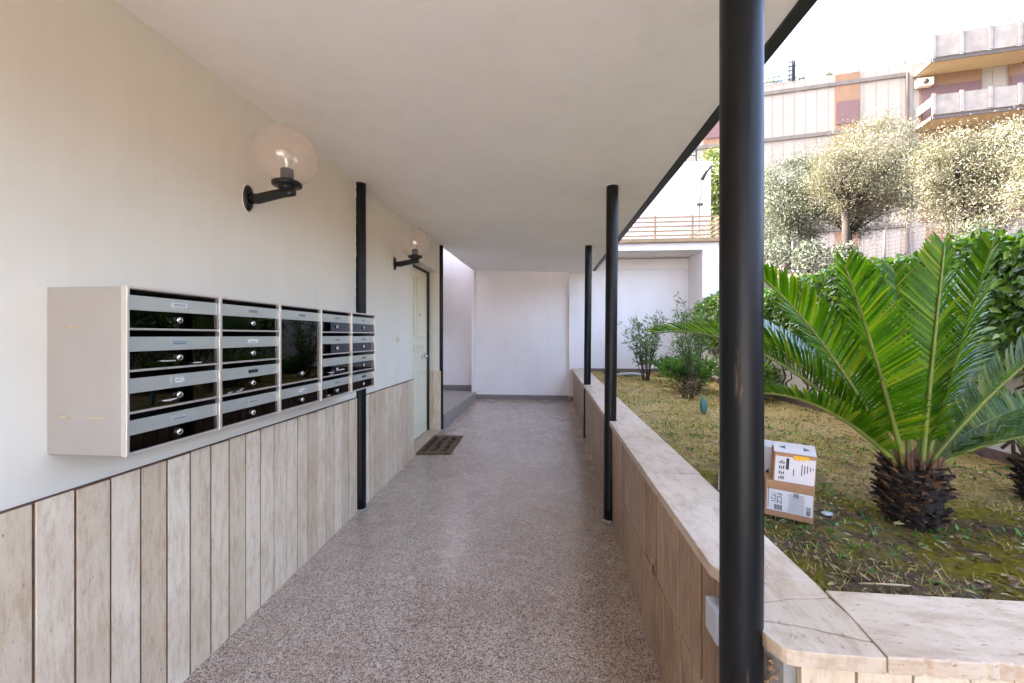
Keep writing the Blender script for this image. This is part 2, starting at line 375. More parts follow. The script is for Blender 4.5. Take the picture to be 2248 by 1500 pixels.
def text_mesh(name, txt, size, T, material, parent, extrude=.0004, sx=1.):
    c = bpy.data.curves.new(name, 'FONT'); c.body = txt; c.size = size; c.extrude = extrude; c.align_x = 'CENTER'; c.align_y = 'CENTER'
    o = bpy.data.objects.new(name, c); COL.objects.link(o)
    dg = bpy.context.evaluated_depsgraph_get(); me = bpy.data.meshes.new_from_object(o.evaluated_get(dg))
    bpy.data.objects.remove(o)
    me.transform(T @ Matrix.Diagonal((sx, 1, 1, 1))); me.materials.clear(); me.materials.append(material)
    o2 = bpy.data.objects.new(name, me); COL.objects.link(o2); o2.parent = parent; o2.matrix_parent_inverse = parent.matrix_basis.inverted()
    return o2

# ------------------------------------------------------------ levels
SL = .0256                      # the walkway climbs gently away from the camera
def fz(y): return SL*y
def cz(x, y): return 2.505+.019*y-.048*(x+1.44)
WX, RX = -1.448, .442           # faces of the two sides of the walkway
CAPZ, GZ = .80, .745            # low wall top, garden soil
YB = 7.70                       # end wall

# ------------------------------------------------------------ ground
b = MB(); n = 24
b.add([(x, y, fz(y)) for y in (-4, 0, 4, 8.2) for x in (WX-.7, RX+.14)], [(0, 1, 3, 2), (2, 3, 5, 4), (4, 5, 7, 6)])
tag(b.build('walkway_floor', M['floor']), kind='structure')
b = MB(); b.add([(-150, -150, -.14), (150, -150, -.14), (150, 150, -.14), (-150, 150, -.14)], [(0, 1, 2, 3)])
tag(b.build('ground', M['ground']), kind='structure')
b = box(-14, 2.4, -16, -4.0, -.13, -.10); tag(b.build('path', M['pathout']), kind='structure')  # unseen pale paving behind the camera, widened to bounce sunlight into the porch
# garden soil with small relief
nx, ny = 90, 240
xs = np.linspace(.62, 2.34, nx); ys = np.linspace(1.0, YB, ny)
from mathutils import noise as mn
vs = []
for y in ys:
    for x in xs:
        h = mn.fractal(Vector((x*2.1, y*2.1, 0)), 1, 2, 4)*.015+mn.fractal(Vector((x*16, y*16, 3)), 1, 2, 3)*.010
        h *= min(1, (x-.62)/.12+.1)
        vs.append((x, y, GZ+h))
b = MB(); b.add(vs, [(j*nx+i, j*nx+i+1, (j+1)*nx+i+1, (j+1)*nx+i) for j in range(ny-1) for i in range(nx-1)], True)
tag(b.build('garden_soil', M['soil']), kind='structure')
def gz(x, y): return GZ+mn.fractal(Vector((x*2.1, y*2.1, 0)), 1, 2, 4)*.015+mn.fractal(Vector((x*16, y*16, 3)), 1, 2, 3)*.010
# hillside rising to the flats across the gardens
def hz(x, y):
    d = math.hypot(x, y)
    a = np.interp(d, [0, 3, 6, 9, 12, 15, 20, 26, 34, 60, 120], [.3, .6, 1.6, 2.45, 2.85, 3.25, 4.05, 4.95, 5.2, 5.4, 5.0])
    return float(a)+mn.fractal(Vector((x*.35, y*.35, 0)), 1, 2, 4)*.12
nx, ny = 90, 90
xs = np.concatenate([np.linspace(2.5, 30, 60), np.linspace(32, 120, 30)]); ys = np.concatenate([np.linspace(-12, 45, 66), np.linspace(48, 130, 24)])
b = MB(); b.add([(x, y, hz(x, y)) for y in ys for x in xs], [(j*nx+i, j*nx+i+1, (j+1)*nx+i+1, (j+1)*nx+i) for j in range(ny-1) for i in range(nx-1)], True)
tag(b.build('hillside', M['earth']), kind='structure')

# ------------------------------------------------------------ left wall with panelling and door
DY0, DY1 = 4.26, 5.33           # door opening
lw = empty('entrance_wall', (WX, 3, 0), 'long cream plastered wall with travertine panelling on the left of the walkway', 'wall')
b = MB()
def wallseg(y0, y1, z0a=None, top=True):
    za, zb = (-.2, -.2) if z0a is None else (z0a, z0a)
    b.hexa([(WX-.7, y0, za), (WX, y0, za), (WX-.7, y1, zb), (WX, y1, zb),
            (WX-.7, y0, cz(WX, y0)+.05), (WX, y0, cz(WX, y0)+.05), (WX-.7, y1, cz(WX, y1)+.05), (WX, y1, cz(WX, y1)+.05)])
wallseg(-2.6, DY0-.001); wallseg(DY0, DY1-.001, fz(5.3)+2.10); wallseg(DY1, 5.42)
b.build('wall', M['plaster'], lw)
# travertine slabs, 10 cm wide, standing 18 mm proud of the plaster
b = MB(); j = MB()
def slabs(b, xf, t, y0, y1, ztop, first, w=.1005, side=1, gap=.008, zlo=None):
    y = first
    while y > y0: y -= w
    while y < y1:
        a, c = max(y, y0)+gap/2, min(y+w, y1)-gap/2
        if c-a > .01:
            e = random.uniform(-.0018, .0018); dz = random.uniform(-.002, .002)
            z0 = (fz(a)-.01) if zlo is None else zlo
            x0, x1 = sorted((xf, xf+side*(t+e)))
            b.box(x0, x1, a, c, z0, ztop+dz)
        y += w
slabs(b, WX, .018, -2.6, 2.955, .93, 1.02); slabs(b, WX, .018, 3.06, DY0-.0, .93, 3.07)
slabs(b, WX, .018, DY1+.0, 5.40, .93, DY1)
# slabs lining the far reveal of the door
b.box(WX-.155, WX-.082, DY1-.02, DY1-.001, fz(5.3), .93); b.box(WX-.078, WX+.018, DY1-.021, DY1-.001, fz(5.3), .93)
b.build('travertine_panelling', M['trav'], lw, bevel=.0018)
j.box(WX, WX+.0135, -2.6, 2.95, 0, .934); j.box(WX, WX+.0135, 3.065, DY0-.002, .05, .936)
j.build('joint_filler', M['joint'], lw)
# white hairline where wall meets ceiling
b = MB(); pts = []
for k in range(150):
    y = -.2+k*.04
    pts.append((WX+.001+random.uniform(-.001, .001), y, cz(WX, y)-.002+random.uniform(-.0015, .0015)))
b.tube(pts, [random.uniform(.0012, .0042) for _ in pts], 6); b.build('ceiling_joint', M['whitecrack'], lw)
# door
d = MB(); dx = WX-.155; z0, z1 = fz(4.9)+.03, fz(5.3)+2.08
d.box(dx-.045, dx, DY0+.02, DY1-.05, z0, z1)
def raised(y0, y1, za, zb):
    for (a, c, e, g) in ((y0, y1, za, za+.022), (y0, y1, zb-.022, zb), (y0, y0+.022, za+.022, zb-.022), (y1-.022, y1, za+.022, zb-.022)):
        d.box(dx, dx+.009, a, c, e, g)
    d.box(dx, dx+.006, y0+.06, y1-.06, za+.06, zb-.06)
for (a, c) in ((.10, .48), (.56, .94)):
    for (e, g) in ((.12, .80), (1.02, 1.14), (1.22, 1.96)):
        raised(DY0+.02+a, DY0+.02+c, z0+e, z0+g)
door = d.build('door', M['door'], lw, bevel=.003)
h = MB(); hy = DY1-.17; hzz = z0+.98
h.lathe([(0, .0), (.028, 0), (.028, .006), (.011, .012), (.011, .03), (.026, .038), (.031, .05), (.024, .064), (0, .068)], (dx+.009, hy-.1, hzz), 24, 'x'); h.build('knob', M['chrome'], door)
h = MB(); h.lathe([(0, 0), (.026, 0), (.026, .01), (.016, .018), (0, .018)], (dx+.009, hy+.02, hzz), 24, 'x'); h.build('lock', M['chrome'], door)
h = MB(); h.lathe([(0, 0), (.011, 0), (.011, .006), (0, .006)], (dx+.008, DY1-.36, z0+1.5), 16, 'x'); h.build('peephole', M['chromedark'], door)
f = MB(); f.box(dx-.05, dx+.028, DY1-.048, DY1-.022, z0-.03, z1+.02); f.box(dx-.05, dx+.028, DY0, DY1-.05, z1+.001, z1+.025); f.box(dx-.05, dx+.028, DY0, DY0+.018, z0-.03, z1); f.build('door_frame', M['dooredge'], lw)
t = MB(); t.hexa([(dx-.05, DY0, 0), (WX+.012, DY0, 0), (dx-.05, DY1, 0), (WX+.012, DY1, 0), (dx-.05, DY0, fz(DY0)+.018), (WX+.012, DY0, fz(DY0)+.018), (dx-.05, DY1, fz(DY1)+.018), (WX+.012, DY1, fz(DY1)+.018)])
t.build('threshold', M['trav_cap'], lw, bevel=.003)
s = box(WX, WX+.010, 3.79, 3.87, 1.335, 1.385); s.box(WX+.010, WX+.015, 3.815, 3.845, 1.345, 1.375); s.build('light_switch', M['ivory'], lw, bevel=.002)

# ------------------------------------------------------------ recess with the step, end wall
ew = empty('end_wall', (-.5, YB, .2), 'pale lilac plastered wall closing the far end of the walkway', 'wall')
PX0, PX1 = -2.16, -1.40
b = MB()
b.box(-1.43, .37, YB, YB+.25, 0, 2.9); b.box(-1.455, -1.40, YB-.05, YB-.001, .1, 2.63)
b.box(PX0, -1.4301, YB+.18, YB+.4, 0, 3.5)
b.box(PX0-.2, PX0, 5.42, YB+.4, 0, 3.5)
b.box(.3701, 2.62, YB-.1, YB+.25, 0, 2.72)
b.build('plaster_face', M['plaster_far'], ew)
s = MB(); s.box(-1.398, .368, YB-.012, YB-.0005, .1, fz(YB)+.085); s.box(.3701, .46, YB-.115, YB-.101, .1, fz(YB)+.085); s.box(PX0, -1.43, YB+.165, YB+.179, .3, .435)
s.build('baseboard', M['baseboard'], ew)
s = MB(); s.box(.60, 2.49, YB-.112, YB-.101, GZ-.05, GZ+.055); s.build('garden_baseboard', M['basebrown'], ew)
st = MB(); st.prism([(PX0, 5.44), (-1.40, 5.44), (-1.372, YB), (PX0, YB+.2)], 0, .335)
tag(st.build('raised_step', M['terrazzo'], bevel=.006), 'grey terrazzo step in the recess behind the far left column', 'step')
wd = empty('stair_window', (PX0, 7.6, 1.4), 'dark framed window with a pale sill in the recess behind the far left column', 'window')
w = box(PX0+.001, PX0+.05, 7.2, 7.82, 1.42, 2.75); w.build('frame', M['dooredge'], wd)
w = box(PX0+.001, PX0+.075, 7.15, 7.86, 1.375, 1.415); w.build('sill', M['trav_cap'], wd)

# ------------------------------------------------------------ porch ceiling, edge beam and storeys above
pr = empty('porch_roof', (-.4, 3, 2.5), 'smooth pale plastered porch ceiling slab above the walkway', 'ceiling')
EX = .76
b = MB()
x0, x1, y0, y1 = WX-.71, EX, -2.6, YB-.1
b.hexa([(x0, y0, cz(x0, y0)), (x1, y0, cz(x1, y0)), (x0, 5.42, cz(x0, 5.42)), (x1, 5.42, cz(x1, 5.42))]+[(x0, y0, 2.9), (x1, y0, 2.9), (x0, 5.42, 2.9), (x1, 5.42, 2.9)])
x0 = WX
b.hexa([(x0, 5.4201, cz(x0, 5.42)), (x1, 5.4201, cz(x1, 5.42)), (x0, YB-.0, cz(x0, YB)), (x1, y1, cz(x1, y1))]+[(x0, 5.4201, 2.9), (x1, 5.4201, 2.9), (x0, YB, 2.9), (x1, y1, 2.9)])
b.build('ceiling_slab', M['ceiling'], pr)
b = MB(); ye = 7.25
b.hexa([(EX+.001, -1.6, cz(EX, -1.6)-.012), (EX+.05, -1.6, cz(EX, -1.6)-.012), (EX+.001, ye, cz(EX, ye)-.012), (EX+.05, ye, cz(EX, ye)-.012),
        (EX+.001, -1.6, 2.89), (EX+.05, -1.6, 2.89), (EX+.001, ye, 2.89), (EX+.05, ye, 2.89)])
b.build('edge_beam', M['greymetal'], pr, bevel=.002)
b = MB(); b.box(-9, EX, -2.6, 5.42, 2.901, 9.2); b.box(-9, PX0-.2, 5.4201, 11, 3.5, 9.2); b.box(-9, WX-.71, -2.6, 11, -.1, 2.90); b.build('upper_storeys', M['plaster_far'], pr)  # unseen mass, height and extent set to shade the garden from the sun

# ------------------------------------------------------------ columns
def column(x, y, top, label, r=.0425, lean=0):
    c = empty('steel_column', (x, y, fz(y)), label, 'column', 'round black columns along the walkway')
    s = MB(); nseg = 24; pts = [(x+random.uniform(-.0006, .0006), y, fz(y)+.002+(top-fz(y))*k/nseg) for k in range(nseg+1)]
    pts = [(px+lean*k/nseg, py, pz) for k, (px, py, pz) in enumerate(pts)]; s.tube(pts, r, 36); s.build('shaft', M['black'], c)
    q = MB(); q.lathe([(r+.001, 0), (r+.012, .0), (r+.007, .004), (r, .012)], (x, y, fz(y)+.001), 28); q.build('mortar_collar', M['mortar'], c)
    q = MB(); q.lathe([(r+.0005, -.004), (r+.006, -.001), (r+.009, .004)], (x+lean, y, cz(x, y)-.001), 28); q.build('filler_ring', M['whitecrack'], c)
    return c
column(-1.432, 3.009, cz(-1.43, 3.0)+.02, 'black column set in the left wall behind the mailboxes')
column(-1.452, 5.38, cz(-1.45, 5.4)+.02, 'black column beyond the door on the left side')
column(.405, .907, cz(.4, .9)+.02, 'nearest and widest black column at the corner of the low wall', r=.0415)
column(.432, 2.99, cz(.43, 3)+.02, 'black column halfway along the low wall on the right', lean=.022)
column(.466, 5.12, cz(.45, 5.1)+.02, 'farthest and thinnest black column on the low wall', lean=.022)
# ragged white filler where plaster stops at the column in the left wall
b = MB(); pts = [(WX+.001, 3.009-.045+random.uniform(-.003, .003), .93+k*.027) for k in range(62)]
b.tube(pts, [max(.0004, random.gauss(.0022, .0016)) for _ in pts], 6); b.build('plaster_edge', M['whitecrack'], lw)

# ------------------------------------------------------------ globe lamps
def lamp(y, z, label):
    c = empty('globe_lamp', (WX, y, z), label, 'wall lamp', 'globe lamps on the left wall')
    s = MB(); s.lathe([(0, 0), (.036, 0), (.038, .006), (.034, .014), (.022, .018), (0, .018)], (0, 0, 0), 20, 'x')
    # tall oval wall plate
    vv = [(p[0]+WX, p[1]*.85+y, p[2]*1.65+z) for p in s.v]; s.v = vv
    s.build('wall_plate', M['blackmetal'], c)
    q = MB(); q.lathe([(.037, -.001), (.0405, .0015), (.030, .003)], (0, 0, 0), 20, 'x'); q.v = [(p[0]+WX+.001, p[1]*.85+y+random.uniform(-.003, .003), p[2]*1.65+z+random.uniform(-.004, .004)) for p in q.v]; q.build('chipped_plaster', M['whitecrack'], c)
    a = MB()
    a.tube([(WX+.010, y, z-.004), (WX+.06, y, z-.004), (WX+.13, y, z+.010), (WX+.185, y, z+.019), (WX+.215, y, z+.021), (WX+.24, y, z+.021)], [.024, .025, .024, .022, .021, .018], 14)
    a.v = [(p[0], y+(p[1]-y)*.85, p[2]) for p in a.v]
    a.build('arm', M['blackmetal'], c)
    gx = WX+.203; gzz = z+.052
    g = MB(); g.lathe([(0, -.026), (.030, -.026), (.038, -.012), (.040, -.001), (.064, 0), (.066, .004), (.066, .014), (.061, .018), (0, .018)], (gx, y, gzz), 32); g.build('gallery', M['blackmetal'], c)
    g = MB(); g.lathe([(0, 0), (.029, 0), (.029, .06), (.025, .062), (0, .062)], (gx, y, gzz+.018), 24); g.build('lamp_holder', M['tagblack'], c)
    g = MB(); g.lathe([(.013, 0), (.015, .015), (.025, .04), (.030, .062), (.026, .083), (.014, .095), (0, .098)], (gx, y, gzz+.075), 20); g.build('bulb', M['bulb'], c)
    rad = .139; cc = gzz+.012+rad*.93; prof = []
    for k in range(41):
        t = math.pi*(.87*(1-k/40)); prof.append((max(.0001, rad*math.sin(t)), rad*math.cos(t)))
    g = MB(); g.lathe(prof, (gx, y, cc), 64); g.build('globe', M['globe'], c)
    return c
lamp(1.853, 2.062, 'near large round glass globe lamp above the mailboxes')
lamp(3.735, 2.075, 'far smaller looking globe lamp beside the top of the door')

# ------------------------------------------------------------ mailboxes
mbx = empty('mailbox_bank', (WX, 1.9, 1.06), 'bank of aluminium mailboxes with smoked doors on the left wall', 'mailboxes')
XF = -1.199; MZ0, MZ1 = 1.056, 1.540; Y0 = 1.062; CW = .3338; RH = (MZ1-MZ0)/4; Y5 = Y0+5*CW
b = MB()
b.box(WX, XF, Y0, Y0+.006, MZ0, MZ1); b.box(WX, XF, Y5-.006, Y5, MZ0, MZ1)
b.box(WX, XF-.003, Y0+.006, Y5-.006, MZ1-.006, MZ1-.001); b.box(WX, XF-.003, Y0+.006, Y5-.006, MZ0+.001, MZ0+.006)
b.build('casing', M['alu'], mbx, bevel=.0015)
b = MB(); b.box(WX, WX+.004, Y0+.006, Y5-.006, MZ0+.006, MZ1-.006)
for k in range(1, 5): b.box(WX+.004, XF-.006, Y0+k*CW-.003, Y0+k*CW+.003, MZ0+.006, MZ1-.006)
for c in range(5):
    for r in range(1, 4):
        if c == 2 and r != 1: continue
        z = MZ0+r*RH; b.box(WX+.004, XF-.008, Y0+c*CW+.008, Y0+(c+1)*CW-.004, z-.003, z+.001)
b.build('compartments', M['inside'], mbx)
b = MB()
for k in range(6):
    y = Y0+k*CW; b.box(XF-.012, XF+.007, y-.006 if k else y-.002, y+.006 if k < 5 else y+.002, MZ0, MZ1)
b.box(XF-.010, XF+.003, Y0, Y5, MZ1-.004, MZ1+.003); b.box(XF-.010, XF+.003, Y0, Y5, MZ0-.003, MZ0+.004)
for c in range(5):
    for r in range(1, 4):
        if c == 2 and r != 1: continue
        z = MZ0+r*RH; b.box(XF-.010, XF+.004, Y0+c*CW+.006, Y0+(c+1)*CW-.006, z-.0035, z+.003)
b.build('front_rails', M['alu_light'], mbx, bevel=.001)
tags = {(0, 3): 'tagwhite', (0, 2): 'tagblue', (0, 1): 'tagwhite', (0, 0): 'taggrey', (1, 3): 'taggrey', (1, 2): 'tagwhite', (1, 1): 'tagblack', (1, 0): 'taggrey',
        (2, 3): 'taggrey', (2, 0): 'tagwhite', (3, 3): 'flap', (3, 2): 'taggrey', (3, 1): 'tagwhite', (3, 0): 'taggrey', (4, 3): 'flap', (4, 2): 'taggrey', (4, 1): 'tagorange', (4, 0): 'tagblack'}
for c in range(5):
    for r in range(3, -1, -1):
        if c == 2 and r in (1, 2): continue
        ya, yb = Y0+c*CW+.0075, Y0+(c+1)*CW-.0075
        zt = MZ0+(r+1)*RH-.0055; zb = MZ0+r*RH+.0045
        if c == 2 and r == 3: zb = MZ0+RH+.0045
        fa, fb = zt-.017, zt-.060
        tall = (c == 2 and r == 3)
        dm = MB(); dm.box(XF-.007, XF-.0045, ya, yb, zb, fb-.0005)
        dr = dm.build('mailbox_door', M['smoke'], mbx)
        fl = MB(); fl.box(XF-.0065, XF-.001, ya, yb, fb, fa); fl.build('flap', M['flap'], dr, bevel=.0008)
        yc = (ya+yb)/2+.005; lz = (zb+(fb-zb)*.52) if not tall else zb+.034
        k = MB(); k.lathe([(0, 0), (.0105, 0), (.0105, .006), (.0085, .009), (.0035, .0095)], (XF-.0045, yc, lz), 20, 'x')
        k.lathe([(.0035, .0095), (.0033, .008), (0, .008)], (XF-.0045, yc, lz), 12, 'x', mi=1)
        k.box(XF+.0042, XF+.0053, yc-.0012, yc+.0012, lz-.005, lz+.005, mi=1); k.build('lock', [M['chrome'], M['chromedark']], dr)
        tz = (fa+fb)/2+.002; tw = .028 if (c, r) not in ((0, 1), (2, 0), (3, 1)) else .017
        g = MB(); g.box(XF-.001, XF+.0003, yc-.028, yc+.028, tz-.0085, tz+.0085)
        g.box(XF+.0003, XF+.0008, yc-tw+.001, yc+tw-.001, tz-.0068, tz+.0068, mi=1)
        if tags[(c, r)] != 'tagblack':
            for q in range(2 if r % 2 else 1):
                zz = tz+(.0025 if q else -.002)
                yy = yc-tw*.75
                while yy < yc+tw*.7:
                    e = random.uniform(.0012, .004); g.box(XF+.0008, XF+.0010, yy, yy+e, zz-.0013, zz+.0013, mi=2); yy += e+.0012
        g.build('name_plate', [M['flap'], M[tags[(c, r)]], M['ink']], dr)
tape_m = mat('tape_residue', (.52, .43, .28), .7, var=.2, vscale=40)
for (x, z, w) in ((.035, .105, .045), (.125, .105, .055), (.05, .365, .06)): box(WX+x, WX+x+w, Y0-.0006, Y0-.0001, MZ0+z, MZ0+z+.0055).build('tape_residue', tape_m, mbx)
# post lying behind a few smoked doors
def post(name, c, r, parts):
    b = MB()
    for (y0, y1, rad, dx, dz) in parts:
        b.tube([(XF-.02+dx, Y0+c*CW+y0, MZ0+r*RH+.006+rad), (XF-.03+dx, Y0+c*CW+y1, MZ0+r*RH+.008+rad+dz)], rad, 14)
    b.build(name, M['paper'], mbx)
post('rolled_magazine', 0, 2, [(.19, .295, .012, -.005, .004)])
for (c, r) in ((0, 1), (1, 1), (3, 0), (0, 2), (3, 1)):
    b = MB()
    for k in range(3):
        T = Matrix.Translation((XF-.09, Y0+c*CW+random.uniform(.1, .22), MZ0+r*RH+.008+k*.006)) @ Matrix.Rotation(random.uniform(-.5, .5), 4, 'Z') @ Matrix.Rotation(random.uniform(-.05, .1), 4, 'X')
        b.box(-.06, .07, -.1, .1, -.001, .002, T=T)
    b.build('letters', M['paper'], mbx)

# ------------------------------------------------------------ doormat
dm = empty('doormat', (-1.28, 4.69, fz(4.69)), 'small brown coir doormat with dark lettering lying before the door', 'doormat')
tz = Matrix.Translation((-1.265, 4.70, fz(4.70)+.004)) @ Matrix.Rotation(math.atan(SL), 4, 'X') @ Matrix.Rotation(R(1), 4, 'Z')
b = box(-.20, .20, -.36, .36, 0, .012, T=tz); b.build('mat', M['coir'], dm, bevel=.003)
for row, px in enumerate((-.11, .0, .11)):      # rows of curly brushed strokes
    b = MB()
    y = -.29
    while y < .27:
        pts = []
        w = random.uniform(.03, .055); a0 = random.uniform(0, 6.28); turn = random.uniform(2.2, 5.2)*random.choice((-1, 1)); hh = random.uniform(.022, .036)
        for k in range(9):
            t = a0+turn*k/8
            pts.append(tz @ Vector((px+math.cos(t)*hh, y+w/2+math.sin(t)*w*.42, .0125)))
        b.tube(pts, [.003+.003*math.sin(math.pi*k/8) for k in range(9)], 6); y += w+.008
    b.tube([tz @ Vector((px, -.29, .0125)), tz @ Vector((px, .29, .0125))], .003, 5)
    b.build('lettering', M['coirdark'], dm)

# ------------------------------------------------------------ low wall
lo = empty('low_garden_wall', (.55, 3, 0), 'low travertine clad wall with a pale stone cap between walkway and garden', 'wall')
core = MB(); core.box(RX+.013, .63, 1.02, YB-.12, -.14, CAPZ-.033); core.box(.52, 3.6, .862, .99, -.14, CAPZ-.033)
core.prism([(RX+.013, 1.0199), (.452, .925), (.468, .866), (.5199, .862), (.5199, .99), (.63, .9901), (.63, 1.0199)], -.14, CAPZ-.034)
core.build('core', M['mortar'], lo)
b = MB()
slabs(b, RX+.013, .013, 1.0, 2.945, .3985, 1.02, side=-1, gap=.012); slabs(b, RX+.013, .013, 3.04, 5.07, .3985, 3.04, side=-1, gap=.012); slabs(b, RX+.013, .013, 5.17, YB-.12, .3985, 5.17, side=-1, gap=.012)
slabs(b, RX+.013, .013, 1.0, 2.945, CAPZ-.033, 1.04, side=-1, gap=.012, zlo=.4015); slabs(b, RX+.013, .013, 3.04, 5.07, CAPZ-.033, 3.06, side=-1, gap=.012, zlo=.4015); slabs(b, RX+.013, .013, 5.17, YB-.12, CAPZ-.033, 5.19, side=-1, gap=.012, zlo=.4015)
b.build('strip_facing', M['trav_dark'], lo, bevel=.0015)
j = box(RX+.003, RX+.0128, 1.0, YB-.12, .0, CAPZ-.034); j.build('joint_filler', M['joint'], lo)
b = MB(); x = .488
while x < 3.5:
    w = random.choice((.10, .098, .102)); b.box(x+.002, x+w-.002, .845+random.uniform(-.001, .001), .8615, -.13, CAPZ-.034); x += w
b.build('front_facing', M['trav'], lo, bevel=.0015)
# hole with broken stone in the facing
b = MB()
pts = [(RX-.0050, 1.768+.042*math.cos(t)*random.uniform(.7, 1.1), .425+.034*math.sin(t)*random.uniform(.6, 1.25)) for t in np.linspace(0, 2*math.pi, 15)[:-1]]
b.add([(RX-.0046, 1.768, .425)]+pts, [(0, i+1, (i+1) % 14+1) for i in range(14)])
b.build('broken_patch', M['trav_cap'], lo)
b = MB(); pts = [(RX-.0060, 1.762+.022*math.cos(t)*random.uniform(.6, 1.2), .42+.026*math.sin(t)) for t in np.linspace(0, 2*math.pi, 11)[:-1]]
b.add(pts, [list(range(10))]); b.build('hole', M['joint'], lo)
# cap stones (each slab a part), worn edges
def capslab(poly, m, z1=CAPZ, dz=0, bv=.003):
    b = MB(); b.prism(poly, z1-.032, z1+dz); return b.build('cap_stone', M[m], lo, bevel=bv)
XI, XO = .421, .655
capslab([(.503, 1.075), (.6455, 1.063), (.6515, 1.84), (XI, 1.84), (XI, 1.12), (.436, 1.085)], 'trav_cap')
capslab([(XI, 1.8425), (XO, 1.8425), (XO+.002, 2.94), (.478, 2.94), (.478, 2.93), (XI, 2.925)], 'trav_cap', dz=.001)
capslab([(.480, 2.9425), (XO+.002, 2.9425), (XO+.01, 4.02), (XI, 4.02), (XI, 3.05), (.480, 3.05)], 'trav_cap')
capslab([(XI, 4.0225), (XO+.01, 4.0225), (XO+.015, 5.06), (XI+.05, 5.06), (XI, 5.05)], 'trav_cap', dz=.001)
capslab([(.50, 5.0625), (XO+.015, 5.0625), (XO+.02, YB-.12), (XI, YB-.12), (XI, 5.18), (.50, 5.18)], 'trav_cap')
# cracked corner stone: three shards, thin dark cracks between
def wob(a, c, n=9, amp=.004):
    o = []
    for k in range(n+1):
        t = k/n; o.append((a[0]+(c[0]-a[0])*t+(random.uniform(-amp, amp) if 0 < k < n else 0), a[1]+(c[1]-a[1])*t+(random.uniform(-amp, amp) if 0 < k < n else 0)))
    return o
c1 = wob((.446, .909), (.520, .897), 4, .002)+wob((.520, .897), (.632, .865), 6, .002)[1:]
c2 = wob((.470, .968), (.559, .990), 4, .002)+wob((.559, .990), (.640, .999), 5, .002)[1:]
up = lambda q, e: [(p[0], p[1]+e) for p in q]
capslab(up(c2, .0018)+[(.645, 1.0615), (.503, 1.0735), (.485, 1.02)], 'trav_cap', bv=.0012)
capslab([(.446, .9115)]+up(c1, .0018)[1:]+[(.642, .94)]+up(c2, -.001)[::-1]+[(.458, .945)], 'trav_cap', dz=-.0008, bv=.0012)
front = [(.627, .823), (.59, .823), (.53, .8245), (.478, .8265), (.466, .828), (.455, .831), (.449, .837), (.441, .853), (.436, .866), (.433, .880), (.440, .896)]
capslab(up(c1, -.0018)+[(.631, .85)]+front, 'trav_cap', dz=-.0015, bv=.0015)
lip = [(.6295, .823)]; x = .69
while x < .86:
    lip += [(x, .8225+random.uniform(0, .002)), (x+.007, .827+random.uniform(0, .004)), (x+.016, .8232)]; x += random.uniform(.022, .06)
lip += [(1.3, .817), (1.9, .81)]
capslab([(.6475, 1.028)]+[(1.9, 1.022)]+lip[::-1]+[(.645, .965)], 'trav_capx', dz=.0008)
capslab([(1.903, 1.022), (3.5, 1.01), (3.5, .80), (1.903, .81)], 'trav_capx')
b = MB(); b.box(.50, .64, .852, 1.015, CAPZ-.0335, CAPZ-.006); b.build('cap_bed', M['joint'], lo)
# rusty broken mortar and rubble at the foot of the nearest column
b = MB()
for k in range(110):
    p = Vector((.452+random.uniform(-.004, .014), .90+random.uniform(-.035, .03), .73-random.random()**1.6*.3)); r_ = random.uniform(.0015, .0055)
    b.lathe([(0, -r_), (r_*.8, -r_*.5), (r_, .2*r_), (r_*.5, r_*.9), (0, r_)], p, 6, smooth=False)
b.build('crumbled_mortar', mat('rust_mortar', (.32, .19, .10), .95, var=.6, vscale=60), lo)
# grey electrical box
eb = empty('electrical_box', (.42, 1.08, .70), 'grey plastic electrical box on the low wall behind the nearest column', 'electrical box')
b = box(.407, .440, 1.04, 1.115, .640, .722); b.build('housing', M['plasticgrey'], eb, bevel=.006, seg=3)
b = MB(); b.lathe([(.006, 0), (.008, 0), (.008, .0015), (.006, .0015)], (.425, 1.075, .722), 20); b.build('screw_cap', M['taggrey'], eb)

# ------------------------------------------------------------ terrace house behind the garden
th = empty('terrace_house', (1.8, 7.6, .7), 'white terrace building with a wooden slatted balcony rail behind the garden', 'building')
b = MB(); b.box(2.49, 3.3, 6.92, YB+.3, 0, 2.80); b.box(.80, 2.489, YB-.13, YB-.1005, 2.60, 2.78)
b.box(.80, 3.3, 6.92, 8.7, 2.801, 2.93); b.box(-1.4, 3.29, 8.7005, 13, 2.0, 4.90); b.box(-1.4, 3.32, 8.67, 13.02, 4.901, 4.95)
b.build('wall', M['plaster_far'], th)
b = box(.79, 3.32, 6.86, 6.919, 2.92, 2.985); b.build('timber_edge', M['pine'], th, bevel=.004)
b = MB()
for z in (3.04, 3.115, 3.19, 3.265, 3.34): b = box(1.0, 2.78, 6.98, 7.0, z, z+.03); b.box(2.779, 2.80, 6.99, 8.6, z+.0005, z+.0295); b.build('rail_slat', M['pine'], th)
b = MB()
for x in (1.15, 1.75, 2.35): b = box(x, x+.03, 7.001, 7.03, 2.93, 3.40); b.build('rail_post', M['pine'], th)
b = MB()
for k in range(56):
    x = .5+k*.045; b.tube([(x, 8.76, 4.94), (x, 8.76, 5.42)], .005, 5)
b.box(.4, 3.02, 8.75, 8.77, 5.40, 5.43); b.box(.4, 3.02, 8.75, 8.77, 5.10, 5.12); b.box(3.0, 3.04, 8.74, 8.78, 4.94, 5.6); b.box(.4, 3.0, 8.75, 8.77, 5.20, 5.215)
for k in range(30): x = .5+k*.083; b.tube([(x+.03*math.cos(t), 8.745, 5.31+.05*math.sin(t)) for t in np.linspace(0, 6.28, 9)], .004, 4)
b.build('iron_railing', M['ironrail'], th)
